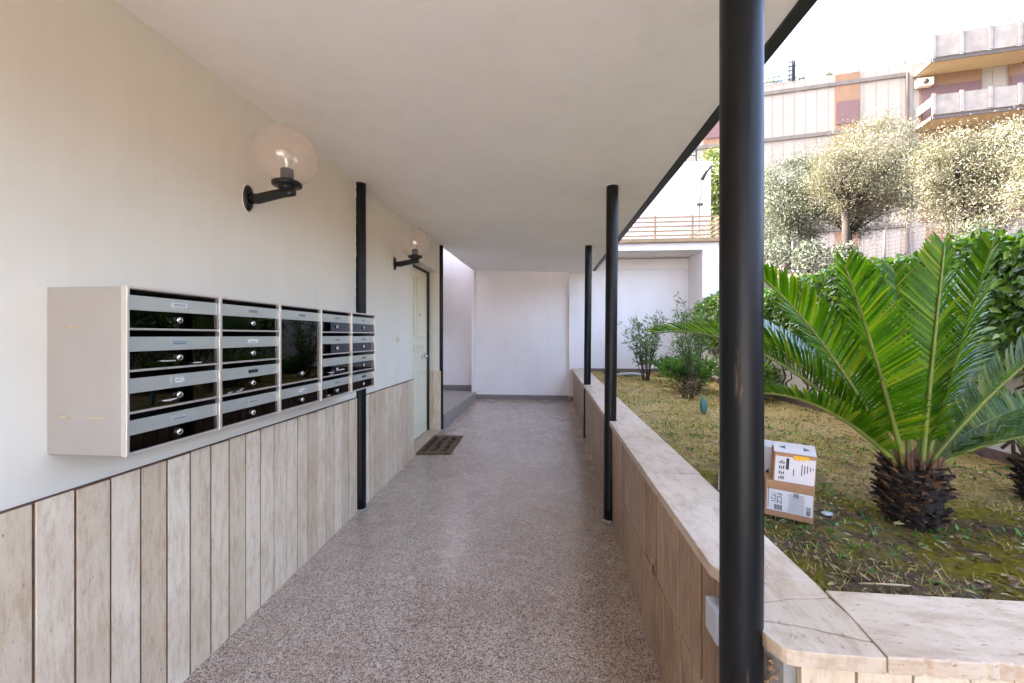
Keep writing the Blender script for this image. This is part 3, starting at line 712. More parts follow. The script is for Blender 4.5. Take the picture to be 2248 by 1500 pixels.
b = MB(); b.tube([(3.07, 8.685, 2.95), (3.07, 8.685, 4.1), (3.10, 8.685, 4.3), (3.09, 8.68, 4.6), (3.17, 8.64, 4.74)], .008, 6); b.box(3.02, 3.13, 8.66, 8.699, 4.06, 4.10); b.build('cable', M['wire'], th)
b = MB(); b.tube([(3.12, 8.68, 4.58), (3.18, 8.6, 4.72), (3.25, 8.55, 4.80)], [.03, .022, .02], 8); b.build('bracket', M['blackmetal'], th)

# ------------------------------------------------------------ garden boundary wall, hedge
bw = empty('boundary_wall', (2.4, 4, .7), 'low white painted wall with dark base under the hedge', 'wall')
b = box(2.34, 2.5, 1.0, 6.915, .3, 1.24); b.build('wall', M['plaster_far'], bw)
b = box(2.325, 2.339, 1.0, 6.91, .6, .80); b.build('base_strip', M['basebrown'], bw)

def hedge(name, label, x0, x1, y0, y1, z0, ztop, n, size, seed):
    r = np.random.default_rng(seed)
    h = empty(name, ((x0+x1)/2, (y0+y1)/2, z0), label, 'hedge')
    y = r.uniform(y0, y1, n); side = r.random(n)
    zt = np.array([ztop(a) for a in y])
    lump = np.array([mn.fractal(Vector((a*1.6, 0, 7)), 1, 2, 3) for a in y])*.09
    # face towards the garden, and top
    face = side < .6
    z = np.where(face, z0+(zt-z0)*r.random(n)**.8, zt)
    under = np.clip((z-z0)/.35, 0, 1)
    x = np.where(face, x0+.12*(1-under)**1.2+.10*((z-z0)/(zt-z0))**6, r.uniform(x0+.06, x1, n))
    nz = np.array([mn.fractal(Vector((a*4, c*4, e*4)), 1, 2, 3) for a, c, e in zip(x, y, z)])
    x = x+np.where(face, -nz*.07+r.normal(0, .03, n), 0); z = z+np.where(face, r.normal(0, .02, n), lump+nz*.06+r.normal(0, .025, n))
    keep = (r.random(n) < np.where(face, .25+.75*under**.7, 1.))
    x, y, z, face = x[keep], y[keep], z[keep], face[keep]; k = len(x)
    out = np.where(face[:, None], np.array([[-1, 0, .25]]), np.array([[-.2, 0, 1]]))+r.normal(0, .45, (k, 3))
    d = np.where(face[:, None], np.array([[-.35, 0, -.7]]), np.array([[-.5, 0, .15]]))+r.normal(0, .6, (k, 3))
    leaves('foliage', np.stack([x, y, z], 1), d, out, size*r.uniform(.65, 1.25, k), size*.48*r.uniform(.7, 1.2, k), M['hedge'], h, .2, .12)
    b = MB()   # bare woody stems low down
    for q in range(int((y1-y0)*11)):
        yy = random.uniform(y0, y1); p = Vector((x0-.02+random.uniform(-.03, .03), yy, z0-.25+random.uniform(-.15, .3))); pts = [p.copy()]
        for e in range(5): p = p+Vector((random.uniform(-.02, .02), random.uniform(-.10, .10), random.uniform(.02, .11))); pts.append(p.copy())
        b.tube(pts, [.009, .008, .007, .006, .005, .003], 5)
    b.build('stems', M['twig'], h)
    # shaded inner mass of twigs so the hedge is not see-through
    r2 = 9000; yy = r.uniform(y0, y1, r2); zz = z0+.12+(np.array([ztop(a) for a in yy])-z0-.2)*r.random(r2); xx = r.uniform(x0+.13, x1, r2)
    leaves('inner_leaves', np.stack([xx, yy, zz], 1), rnd_dirs(r2), rnd_dirs(r2), size*1.3, size*.9, M['hedge'], h)
    return h
hedge('hedge', 'long glossy green hedge along the white boundary wall', 2.30, 3.15, 1.25, 6.85, 1.10, lambda y: 1.88+.04*math.sin(y*2.3)+.02*max(0, 3.6-y), 38000, .060, 5)

# ------------------------------------------------------------ sago palms
def frond(name, B, T, lift, width, parent, leafm, nl=70, twist=0., start=.13):
    """a stalk bent from B to T, two combs of narrow stiff leaflets"""
    B = Vector(B); T = Vector(T); ch = T-B; Ln = ch.length
    Cc = B+ch*.5+Vector((0, 0, 1))*lift*Ln
    def q(t): return B*(1-t)**2+Cc*2*t*(1-t)+T*t*t
    def dq(t): return ((Cc-B)*2*(1-t)+(T-Cc)*2*t).normalized()
    b = MB(); b.tube([q(k/14) for k in range(15)], [.0085*(1-.8*k/14)+.0008 for k in range(15)], 7)
    o = b.build(name, M['rachis'], parent)
    P_, D_, U_, Ls, Wd = [], [], [], [], []
    horiz = Vector((ch.y, -ch.x, 0)).normalized()
    for sgn in (-1, 1):
        for k in range(nl):
            t = start+(1-start)*k/(nl-1); tt = (t-start)/(1-start)
            d = dq(t); s = (Matrix.Rotation(twist, 3, d) @ horiz); s = (s-d*s.dot(d)).normalized(); up = s.cross(d)
            if up.z < 0: up = -up
            L_ = width*(math.sin(math.pi*min(1, tt*.80+.14))**.6)*random.uniform(.9, 1.06)
            a = R(62-30*tt)+random.uniform(-.05, .05)
            dd = d*math.cos(a)+s*sgn*math.sin(a)+up*(.30+random.uniform(-.07, .07))
            P_.append(q(t)+up*.003); D_.append(dd); U_.append(up-s*sgn*.35); Ls.append(L_); Wd.append(.0085)
    P_ = np.array(P_); D_ = np.array(D_); U_ = np.array(U_); Ls = np.array(Ls); n = len(P_)
    D_ /= np.linalg.norm(D_, axis=1)[:, None]; sd_ = np.cross(D_, U_); sd_ /= np.linalg.norm(sd_, axis=1)[:, None]; U2 = np.cross(sd_, D_)
    w = np.array(Wd)[:, None]/2; V = []
    for (f_, wf, dr) in ((0, .7, 0), (.5, 1., .012), (.82, .8, .05), (1., .06, .10)):
        c_ = P_+D_*Ls[:, None]*f_-U2*Ls[:, None]*dr
        V += [c_-sd_*w*wf+U2*w*.3, c_+sd_*w*wf+U2*w*.3]
    V = np.stack(V, 1).reshape(-1, 3); i0 = np.arange(n)[:, None]*8
    F = np.concatenate([i0+np.array([[a, a+1, a+3, a+2]]) for a in (0, 2, 4)], 1).reshape(-1, 4)
    me = bpy.data.meshes.new('leaflets'); me.from_pydata(V.tolist(), [], F.tolist()); me.materials.append(leafm)
    lo_ = bpy.data.objects.new('leaflets', me); COL.objects.link(lo_); lo_.parent = o
    return o
def sago(x, y, zt, r, fr, label, cat='palm'):
    p = empty('sago_palm', (x, y, gz(x, y)), label, cat)
    g0 = gz(x, y)
    b = MB(); n = 26; rows = 12; vs = []
    for i in range(rows):
        h = i/(rows-1)
        for k in range(n):
            a = 2*math.pi*k/n; rr = r*(.86+.2*math.sin(h*2.6)+random.uniform(-.05, .05))
            vs.append((x+rr*math.cos(a), y+rr*math.sin(a), g0-.03+h*(zt-g0+.02)))
    vs.append((x, y, zt+.02))
    b.add(vs, [(i*n+k, i*n+(k+1) % n, (i+1)*n+(k+1) % n, (i+1)*n+k) for i in range(rows-1) for k in range(n)]+[((rows-1)*n+k, (rows-1)*n+(k+1) % n, rows*n) for k in range(n)])
    b.build('trunk', M['palmtrunk'], p)
    # cut leaf bases over the trunk, pointing up and out
    s = MB()
    for k in range(420):
        a = random.uniform(0, 6.283); h = random.random(); z = g0+.01+h*(zt-g0); rr = r*(.86+.2*math.sin(h*2.6))
        o_ = Vector((math.cos(a), math.sin(a), 0)); P0 = Vector((x, y, z))+o_*rr*.93
        Ld = random.uniform(.012, .045); d_ = (o_*.8+Vector((0, 0, random.uniform(.1, .9)))+Vector((random.uniform(-.6, .6), random.uniform(-.6, .6), 0))).normalized()
        tv = Vector((-o_.y, o_.x, 0))*random.uniform(.006, .012); nn = d_.cross(tv).normalized()*.005
        q0 = [P0-tv-nn, P0+tv-nn, P0+tv+nn, P0-tv+nn]; q1 = [v+d_*Ld for v in (P0-tv*.6-nn*.5, P0+tv*.6-nn*.5, P0+tv*.6+nn*.5, P0-tv*.6+nn*.5)]
        s.add(q0+q1, [(0, 1, 5, 4), (1, 2, 6, 5), (2, 3, 7, 6), (3, 0, 4, 7), (4, 5, 6, 7)], mi=0 if random.random() < .72 else 1)
    s.build('leaf_bases', [M['palmtrunk'], M['rachisbrown']], p)
    s = MB()
    for k in range(60):   # pointed brown cataphylls in the crown
        a = random.uniform(0, 6.283); rr = r*random.uniform(.15, .85); P0 = Vector((x+rr*math.cos(a), y+rr*math.sin(a), zt-.01))
        d_ = Vector((math.cos(a)*.45, math.sin(a)*.45, 1)).normalized(); s.tube([P0, P0+d_*.035, P0+d_*random.uniform(.05, .09)], [.008, .006, .001], 5)
    s.build('cataphylls', M['rachisbrown'], p)
    for (T, lift, wd, blue, tw) in fr:
        T = Vector(T); a = math.atan2(T.y-y, T.x-x); B = (x+r*.45*math.cos(a), y+r*.45*math.sin(a), zt-.01)
        frond('frond', B, T, lift, wd, p, M['palmblue'] if blue else M['palmleaf'], twist=tw)
    return p
PXc, PYc = 1.262, 1.55
FR = [((.80, 1.62, 1.62), .16, .16, 0, .3), ((.955, 1.42, 1.63), .10, .16, 0, -.2), ((1.27, 1.44, 1.69), .03, .155, 0, 0.), ((1.47, 1.50, 1.70), .04, .155, 0, .1),
      ((.44, 1.75, 1.41), .32, .15, 0, .1), ((.72, 1.50, 1.20), .24, .14, 0, 0), ((.74, 1.70, 1.43), .20, .15, 0, .1),
      ((1.70, 1.42, 1.47), .18, .17, 0, -.2), ((1.82, 1.62, 1.16), .20, .15, 0, 0), ((1.80, 1.95, 1.66), .12, .15, 1, 0),
      ((.90, 2.15, 1.50), .20, .14, 1, 0), ((1.22, 2.25, 1.55), .2, .15, 0, 0), ((1.95, 2.05, 1.35), .22, .15, 0, 0), ((1.40, 1.80, 1.66), .05, .15, 0, 0), ((1.66, 1.38, 1.10), .24, .13, 0, 0)]
sago(PXc, PYc, .94, .074, FR, 'big sago palm with a stubby brown trunk and arching fronds in the garden')
FR2 = [((1.72, 2.1, 1.50), .15, .15, 0, 0), ((2.05, 1.45, 1.55), .1, .15, 0, 0), ((2.28, 1.95, 1.5), .1, .15, 1, 0), ((1.60, 1.92, 1.20), .3, .14, 1, 0), ((2.25, 1.4, 1.3), .2, .15, 0, 0)]
sago(1.95, 1.75, .90, .10, FR2, 'smaller sago palm cut off by the right edge of the photo')

# ------------------------------------------------------------ shrubs at the back
def shrub(name, x, y, h, spread, nst, label, leafL, lw_, dens, mat_, lean=(0, 0)):
    s = empty(name, (x, y, gz(x, y)), label, 'shrub'); b = MB(); P_, D_ = [], []
    for k in range(nst):
        a = random.uniform(0, 6.28); sp = spread*random.uniform(.2, 1); hh = h*random.uniform(.55, 1)
        p = Vector((x+.04*math.cos(a), y+.04*math.sin(a), gz(x, y)-.01)); pts = [p.copy()]; m_ = 8
        for i in range(m_):
            t = (i+1)/m_
            p = p+Vector((sp*math.cos(a)/m_*(.4+1.2*t)+lean[0]/m_+random.uniform(-.012, .012), sp*math.sin(a)/m_*(.4+1.2*t)+lean[1]/m_+random.uniform(-.012, .012), hh/m_)); pts.append(p.copy())
            if t > .3:
                for q in range(dens):
                    v_ = Vector((random.gauss(0, 1), random.gauss(0, 1), random.gauss(.9, .6))).normalized()
                    bl = random.uniform(.03, .14); e = p-(pts[-1]-pts[-2])*random.random()
                    if q % 5 == 0: b.tube([e, e+v_*bl], [.0025, .001], 4)
                    for w in range(3): P_.append(e+v_*bl*random.uniform(.2, 1)); D_.append(v_+Vector((random.gauss(0, .7), random.gauss(0, .7), random.gauss(.1, .5))))
        b.tube(pts, [.007*(1-.75*i/m_) for i in range(m_+1)], 5)
    b.build('stems', M['twig'], s); n = len(P_)
    leaves('foliage', [tuple(v) for v in P_], [tuple(v) for v in D_], rnd_dirs(n, .8), leafL*rng.uniform(.6, 1.2, n), lw_, M[mat_], s, .2, .1)
    return s
shrub('shrub', 1.42, 6.15, 1.10, .33, 15, 'leggy young shrub with bare stems before the lilac wall', .085, .016, 4, 'shrub')
shrub('wispy_shrub', 1.62, 4.75, 1.12, .22, 7, 'tall wispy shrub with thin leaves beside the end of the hedge', .075, .012, 6, 'shrub')
shrub('sprawling_shrub', 1.85, 5.6, .95, .35, 8, 'thin open shrub between the leggy shrub and the hedge', .07, .013, 4, 'shrub')
shrub('low_bush', 1.75, 5.1, .36, .42, 16, 'low bushy green plant at the foot of the wispy shrubs', .06, .02, 16, 'weed')
shrub('low_bush', 2.08, 4.45, .38, .30, 16, 'dark green clump growing against the hedge foot', .07, .02, 14, 'hedge')
shrub('low_bush', 1.95, 6.6, .30, .35, 12, 'small green bush at the foot of the lilac wall', .06, .02, 14, 'weed')
shrub('dry_stump', 1.43, 4.40, .2, .10, 12, 'small dry twiggy stump with few leaves on the straw', .04, .01, 2, 'litter')
sp = empty('teal_sprout', (1.27, 3.5, GZ), 'single upright blue-green leaf standing in the grass', 'plant')
b = MB(); V = []
for k in range(9):
    t = k/8; w = .032*math.sin(math.pi*min(1, t*.93+.07))**.8; V += [(1.27-w, 3.5+.012*t, GZ+.155*t), (1.27, 3.5-.014, GZ+.155*t), (1.27+w, 3.5+.012*t, GZ+.155*t)]
b.add(V, [(k*3+a, k*3+a+1, k*3+a+4, k*3+a+3) for k in range(8) for a in (0, 1)], True); ob = b.build('leaf_blade', M['tealplastic'], sp)
md_ = ob.modifiers.new('solid', 'SOLIDIFY'); md_.thickness = .004
# black hose end on the soil
hs = MB(); hs.tube([(.92+.75*t, 7.0-.25*math.sin(t*3), GZ+.03+.035*math.sin(t*9)) for t in np.linspace(0, 1, 26)], .016, 8)
tag(hs.build('garden_hose', M['tagblack']), 'black hose lying on the soil near the lilac wall', 'hose')
hs = MB(); hs.tube([(1.06, 6.75, GZ+.02), (1.3, 6.7, GZ+.045), (1.5, 6.65, GZ+.03), (1.55, 6.7, GZ+.0)], .022, 10)
tag(hs.build('drain_pipe', M['plasticgrey']), 'short grey pipe lying beside the black hose', 'pipe')

# ------------------------------------------------------------ ground cover
def scatter(n, f):
    out = []
    while len(out) < n:
        x, y = random.uniform(.68, 2.3), 1.06+(YB-.2-1.06)*random.random()**1.35
        if random.random() < f(x, y): out.append((x, y))
    return out
def patch(x, y, s=2.2, o=0): return mn.fractal(Vector((x*s, y*s, 11+o)), 1, 2, 3)
pp = scatter(30000, lambda x, y: (1 if patch(x, y) > .0 else .12)*(1 if y > 2.3 else .4))
P_ = [(x, y, gz(x, y)-.002) for x, y in pp]; n = len(P_)
tag(leaves('grass', P_, rnd_dirs(n, .9), rnd_dirs(n), rng.uniform(.010, .042, n), rng.uniform(.0018, .004, n), M['grass']), 'short patchy grass and moss growing over the soil', 'grass', kind='stuff')
pp = scatter(1500, lambda x, y: 1 if patch(x, y, 1.6, 5) > .1 else .08)
P_ = [(x+random.gauss(0, .004), y, gz(x, y)+.003) for x, y in pp for _ in range(3)]; n = len(P_)
tag(leaves('weeds', P_, rnd_dirs(n, .35), rnd_dirs(n, 2), rng.uniform(.012, .034, n), rng.uniform(.006, .014, n), M['weed']), 'small green weeds scattered over the bed', 'weeds', kind='stuff')
pp = scatter(7500, lambda x, y: 1)
P_ = [(x, y, gz(x, y)+.004+random.random()*.006) for x, y in pp]; n = len(P_)
d_ = rnd_dirs(n); d_[:, 2] *= .25
tag(leaves('leaf_litter', P_, d_, rnd_dirs(n, 2.5), np.where(rng.random(n) < .08, .055, 1)*rng.uniform(.010, .032, n)*np.where(rng.random(n) < .08, 18, 1) if False else rng.gamma(2.0, .007, n)+.005, rng.uniform(.004, .014, n), M['litter']), 'dry fallen leaves strewn over the garden soil', 'leaf litter', kind='stuff')
b = MB()
for k in range(420):
    x, y = random.uniform(.70, 2.3), random.uniform(1.06, 3.5); a = random.uniform(0, 6.28); l_ = random.uniform(.02, .09)
    b.tube([(x, y, gz(x, y)+.006), (x+l_*.5*math.cos(a), y+l_*.5*math.sin(a), gz(x, y)+.012), (x+l_*math.cos(a+.3), y+l_*math.sin(a+.3), gz(x, y)+.006)], random.uniform(.0007, .0018), 4)
tag(b.build('twigs', M['twig']), 'thin dead twigs scattered on the near soil', 'twigs', kind='stuff')
b = MB()
for k in range(900):
    x, y = random.uniform(.68, 2.3), 1.05+random.random()**1.5*4; r_ = random.uniform(.0025, .008)
    b.lathe([(0, -r_*.6), (r_, -.1*r_), (r_*.7, r_*.5), (0, r_*.7)], (x, y, gz(x, y)+r_*.2), 5, smooth=False)
tag(b.build('soil_crumbs', M['soil']), 'loose crumbs of earth on the garden soil', 'soil crumbs', kind='stuff')
b = MB(); b.tube([(.80+.13*t, 1.14-.02*math.sin(t*3), GZ+.012+.012*math.sin(t*3.1)) for t in np.linspace(0, 1, 12)], [.002+.001*math.sin(t*3) for t in np.linspace(0, 1, 12)], 6)
tag(b.build('dry_stalk', mat('straw', (.45, .33, .2), .8)), 'curved pale dry stalk near the cap stone corner', 'stalk')
o = leaves('fallen_leaf', [(.965, 1.17, GZ+.016)], [(.9, -.45, .02)], [(0, .2, 1)], .085, .017, M['weed'], None)
tag(o, 'single long pale green leaf fallen on the near soil', 'leaf')
b = MB(); b.lathe([(0, 0), (.017, 0), (.017, .003), (0, .003)], (1.015, 1.60, GZ+.004), 20); b.v = [(x_, y_, z_+(x_-1.03)*.15) for x_, y_, z_ in b.v]
tag(b.build('plastic_lid', M['plasticgrey']), 'small clear grey lid lying beside the lower carton', 'lid')

# ------------------------------------------------------------ cartons
def carton(name, label, T, w, d, h, pale, build_extra):
    e = empty(name, T.to_translation(), label, 'box', 'cartons stacked in the garden')
    b = MB(); b.box(-w/2, w/2, -d/2, d/2, 0, h, T=T); e2 = b.build('carton_body', M[pale], e, bevel=.0015)
    build_extra(e, T, w, d, h); return e
def ink(b, T, x0, x1, z0, z1, y, mi=0): b.box(x0, x1, y-.0006, y, z0, z1, mi=mi, T=T)
def lower(e, T, w, d, h):
    y = -d/2
    b = MB(); b.box(-w/2+.006, w/2-.004, y-.0010, y-.0001, .022, h-.028, T=T); b.build('shipping_label', M['cardpale'], e)
    b = MB()
    for k in range(14): ink(b, T, -.005+random.uniform(0, .006), w/2-.028, .026+k*.0048, .0268+k*.0048, y-.0011)
    for k in range(9): ink(b, T, w/2-.022, w/2-.009, .026+k*.0034, .026+k*.0034+random.uniform(.001, .0024), y-.0011)
    for k in range(7): ink(b, T, -w/2+.030+k*.0033, -w/2+.030+k*.0033+random.uniform(.001, .0024), .026, .044, y-.0011)
    for k in range(11): ink(b, T, -w/2+.009, -w/2+.012, .03+k*.007, .034+k*.007, y-.0011)
    for k in range(5): ink(b, T, .012, .028, .078+k*.004, .0795+k*.004, y-.0011)
    b.build('fine_print', M['ink'], e)
    Tt = T @ Matrix.Translation((-w/2+.036, y-.0014, .068)) @ Matrix.Rotation(R(90), 4, 'X') @ Matrix.Rotation(R(-90), 4, 'Z')
    text_mesh('large_code', 'FCZ', .021, Tt @ Matrix.Translation((0, .007, 0)), M['ink'], e, .0002, 1.0)
    text_mesh('large_code', '/Y21', .021, Tt @ Matrix.Translation((0, -.010, 0)), M['ink'], e, .0002, .9)
    b = MB(); b.box(w/2+.0002, w/2+.0006, -d/2+.018, -d/2+.032, .02, h-.02, T=T); b.build('side_print', mat('brown_print', (.16, .08, .04), .8), e)
def upper(e, T, w, d, h):
    y = -d/2
    b = MB(); b.box(-w/2+.004, w/2-.003, y-.0010, y-.0001, .004, h-.012, T=T); b.build('front_print', M['cardpale'], e)
    b = MB(); b.box(-w/2, w/2, -.0, .0018, 0, .052, T=T @ Matrix.Translation((0, y+.004, h)) @ Matrix.Rotation(R(-62), 4, 'X')); fl = b.build('open_flap', M['cardpale'], e)
    Tf = T @ Matrix.Translation((0, y+.004, h)) @ Matrix.Rotation(R(-62), 4, 'X')
    b = MB()
    for sx_, dr in ((-.035, -1), (.035, 1)):
        b.add([Tf @ Vector((sx_+dr*.014, -.0006, .026)), Tf @ Vector((sx_-dr*.008, -.0006, .018)), Tf @ Vector((sx_-dr*.008, -.0006, .036))], [(0, 1, 2)])
    b.build('arrow_mark', mat('grey_print', (.12, .14, .17), .7), e)
    b = MB(); b.box(-w/2+.01, w/2-.002, y-.0022, y+.002, h-.012, h+.001, T=T); b.build('torn_edge', M['card'], e)
    b = MB(); zz = [-.006, -.002, -.005, .0, -.004, .002, -.003]
    pts = [T @ Vector((-.005+k*.0075, y-.003, h-.016+zz[k])) for k in range(7)]; pt2 = [T @ Vector((-.005+k*.0075, y-.003, h-.004)) for k in range(7)]
    b.add(pts+pt2, [(k, k+1, k+8, k+7) for k in range(6)]); b.build('torn_tape', M['tape'], e)
    b = MB()
    ink(b, T, -.026, -.017, h*.46, h*.84, y-.0011)
    for c_ in range(4):
        for q in range(3): ink(b, T, -w/2+.016+q*.006, -w/2+.0195+q*.006, .012+c_*.019, .024+c_*.019+random.uniform(-.004, .001), y-.0011)
    for q in range(5): ink(b, T, .020+q*.008, .0225+q*.008, .035+q*.006, .066+random.uniform(0, .01), y-.0011)
    ink(b, T, -.004, -.0015, .03, .055, y-.0011)
    b.build('symbols', M['ink'], e)
def third(e, T, w, d, h):
    b = MB(); b.add([T @ Vector((w/2-.05, -d/2-.0008, h*.36)), T @ Vector((w/2-.004, -d/2-.0008, h*.20)), T @ Vector((w/2-.015, -d/2-.0008, h*.62))], [(0, 1, 2)]); b.build('black_triangle', M['ink'], e)
T1 = Matrix.Translation((.862, 1.575, GZ+.006)) @ Matrix.Rotation(R(-24), 4, 'Z') @ Matrix.Rotation(R(2.5), 4, 'Y')
carton('carton', 'brown cardboard box with a white printed label, bottom of the stack', T1, .145, .095, .125, 'card', lower)
T2 = T1 @ Matrix.Translation((.010, .006, .1255)) @ Matrix.Rotation(R(3), 4, 'Z') @ Matrix.Rotation(R(4), 4, 'X')
carton('carton', 'open carton with yellow tape and a raised flap on top of the brown box', T2, .125, .08, .108, 'card', upper)
T3 = Matrix.Translation((.82, 1.80, GZ+.0)) @ Matrix.Rotation(R(-30), 4, 'Z') @ Matrix.Rotation(R(3), 4, 'Y')
carton('carton', 'pale grey carton with a black triangle half hidden behind the stack', T3, .19, .12, .22, 'cardpale', third)

# ------------------------------------------------------------ flats across the gardens (local frame: s along, n towards us, z up)
ang = math.atan2(-.175, .985)
FO = Matrix.Translation((15.7, 27.5, 0)) @ Matrix.Rotation(ang, 4, 'Z')     # +x runs right along the facade, -y comes towards us
fb = empty('apartment_block', (20, 27, 5.9), 'pale panelled apartment block with balconies and mauve shutters on the hill', 'building')
Zf = [5.6, 8.0, 11.0, 14.0, 17.0]
b = MB(); b.box(-9, 24, 0, 10, 4.0, 17.6, T=FO); b.build('wall', M['facade'], fb)
b = MB(); x = -8.9
while x < 24: b.box(x, x+.035, -.012, -.001, 5.0, 17.58, T=FO); x += .62
b.build('panel_joints', M['facadeline'], fb)
b = MB()
for z in Zf[1:]: b.box(-9, 5.6, -.09, -.013, z-.13, z+.10, T=FO)
b.build('floor_band', M['band'], fb)
def opening(s0, s1, z0, z1, sh, brick=True):
    if brick: q = MB(); q.box(s0, s1, -.05, -.0125, z0-.0, z1+.0, T=FO); q.build('brick_infill', M['brick'], fb)
    w = MB(); w.box(s0+.08, s1-.08, -.10, -.0505, z0+sh[0], z0+sh[1], T=FO); w.build('shutter' if sh[2] == 'shutter' else 'window', M[sh[2]], fb)
opening(2.0, 3.3, 14.1, 16.86, (.35, 1.75, 'shutter')); opening(2.0, 3.3, 11.1, 13.86, (.35, 1.75, 'shutter')); opening(2.0, 3.3, 8.1, 10.86, (.35, 1.9, 'shutter')); opening(2.0, 3.3, 5.4, 7.86, (.3, 1.35, 'darkglass'))
q = MB(); q.box(2.0, 3.3, -.05, -.0125, 17.1, 17.58, T=FO); q.build('brick_infill', M['brick'], fb)
for s0, s1 in ((-5, -3.7), (-2.5, -1.2)):
    for z in (8.1, 11.1, 14.1): opening(s0-3, s1-3, z, z+2.76, (.4, 1.8, 'shutter'))
for z in (14.1, 11.1, 8.1): opening(6.3, 9.2, z, z+2.7, (.05, 1.95, 'shutter')); opening(10.4, 13.5, z, z+2.7, (.05, 1.95, 'shutter')); 
opening(6.6, 9.0, 5.4, 7.8, (.1, 1.5, 'darkglass'))
b = MB(); b.box(5.60, 5.72, -.2, -.013, 5.0, 17.0, T=FO); b.build('drainpipe', M['slabedge'], fb)
def balcony(s0, s1, z, h=1.05, dep=1.5):
    q = MB(); q.box(s0, s1, -dep, -.013, z-.20, z, T=FO); bal = q.build('balcony', M['soffit'], fb)
    q = MB(); q.box(s0-.02, s1+.02, -dep-.06, -dep-.001, z-.26, z-.05, T=FO); q.box(s0-.08, s0-.021, -dep, -.02, z-.26, z-.05, T=FO); q.box(s1+.021, s1+.08, -dep, -.02, z-.26, z-.05, T=FO); q.build('slab_edge', M['slabedge'], bal)
    q = MB(); n_ = max(2, round((s1-s0)/1.25)); w_ = (s1-s0)/n_
    for k in range(n_):
        a = s0+k*w_; q.box(a+.09, a+w_-.09, -dep-.10, -dep-.061, z-.04, z+h, T=FO); q.box(a-.07, a+.07, -dep-.16, -dep-.062, z-.02, z+h+.08, T=FO)
    q.box(s1-.07, s1+.07, -dep-.16, -dep-.062, z-.02, z+h+.08, T=FO); q.box(s0, s0+.06, -dep-.06, -.1, z+h-.5, z+h, T=FO)
    q.build('parapet', M['concrete'], bal)
balcony(6.05, 11.0, 16.95, 1.2); balcony(6.05, 11.0, 13.75); balcony(6.05, 11.0, 10.75); balcony(13.0, 18, 16.95, 1.2); balcony(13, 18, 13.75)
q = MB(); q.box(6.0, 6.75, -.45, -.11, 16.0, 16.45, T=FO); ac = q.build('air_conditioner', M['acwhite'], fb, bevel=.03)
q = MB(); q.lathe([(.0, -.0), (.16, 0), (.16, -.012), (0, -.012)], (0, 0, 0), 20, 'y'); q.v = [tuple(FO @ (Vector(p)+Vector((6.35, -.452, 16.22)))) for p in q.v]; q.build('fan_grille', M['slabedge'], ac)
q = MB()
for k in range(12): q.tube([FO @ Vector((-3+k*1.1*.8, -.0+.3, 17.6)), FO @ Vector((-3+k*.88, .3, 18.7))], .02, 4)
q.box(-3, 6.0, .28, .32, 18.68, 18.72, T=FO); q.box(-3, 6.0, .28, .32, 18.15, 18.17, T=FO)
q.build('roof_railing', M['wire'], fb)
q = MB()
for k in range(5): q.box(-3.2, -.2, -.10, -.06, 17.65+k*.27, 17.69+k*.27, T=FO)
for x in (-3.2, -.35, -.2): q.box(x, x+.06, -.1, .6, 17.6, 18.9, T=FO)
q.build('roof_pergola', M['blackmetal'], fb)
P_, D_ = [], []
for k in range(26):
    c_ = FO @ Vector((random.uniform(-2.2, 6), .35+random.random()*.4, 17.65)); hh = random.uniform(.25, .9); sp_ = random.uniform(.2, .5)
    for _ in range(60): P_.append((c_.x+random.gauss(0, sp_*.4), c_.y+random.gauss(0, .15), c_.z+random.random()*hh)); D_.append((random.gauss(0, 1), random.gauss(0, 1), random.gauss(.4, 1)))
leaves('roof_plants', P_, D_, rnd_dirs(len(P_)), .12, .06, M['lime'], fb)

# ------------------------------------------------------------ trees on the slope
def tree(name, x, y, label, trunk_h, crown, nclump, leafm, lL=.068, lW=.022, lean=0, per=620, cs=.52, group='olive trees on the slope'):
    z = hz(x, y)-.1; t = empty(name, (x, y, z), label, 'tree', group); b = MB(); cx, cy, cz_ = crown['c']; rx, ry, rz_ = crown['r']
    top = Vector((x+lean, y, z+trunk_h)); b.tube([(x, y, z-.2), (x+lean*.3+.04, y, z+trunk_h*.5), top], [.16, .12, .10], 9)
    cl = []
    for k in range(nclump):
        v_ = Vector((random.gauss(0, 1), random.gauss(0, 1), random.gauss(0, 1))).normalized()*(random.random()**.42)
        cl.append(Vector((cx+v_.x*rx, cy+v_.y*ry, cz_+v_.z*rz_)))
    for k, c_ in enumerate(cl):
        if k % 2 == 0:
            mid = top.lerp(c_, .5)+Vector((random.uniform(-.2, .2), random.uniform(-.2, .2), random.uniform(-.1, .3)))
            b.tube([top-Vector((0, 0, .3*random.random())), mid, c_], [.05, .025, .006], 5)
    b.build('trunk', M['bark'], t)
    PP, DD = [], []
    for c_ in cl:
        s_ = cs*random.uniform(.6, 1.3); m_ = int(per*random.uniform(.6, 1.3)); main = Vector((random.gauss(0, 1), random.gauss(0, 1), random.gauss(.5, .8))).normalized()
        pts = rng.normal(size=(m_, 3))*s_*.5*np.array([1, 1, .75])+np.array(c_); PP.append(pts); DD.append(rng.normal(size=(m_, 3))*.7+np.array(main))
    PP = np.concatenate(PP); DD = np.concatenate(DD); n = len(PP)
    leaves('crown', PP, DD, rnd_dirs(n, .5), lL*rng.uniform(.7, 1.3, n), lW, M[leafm], t, .2, .05)
    return t
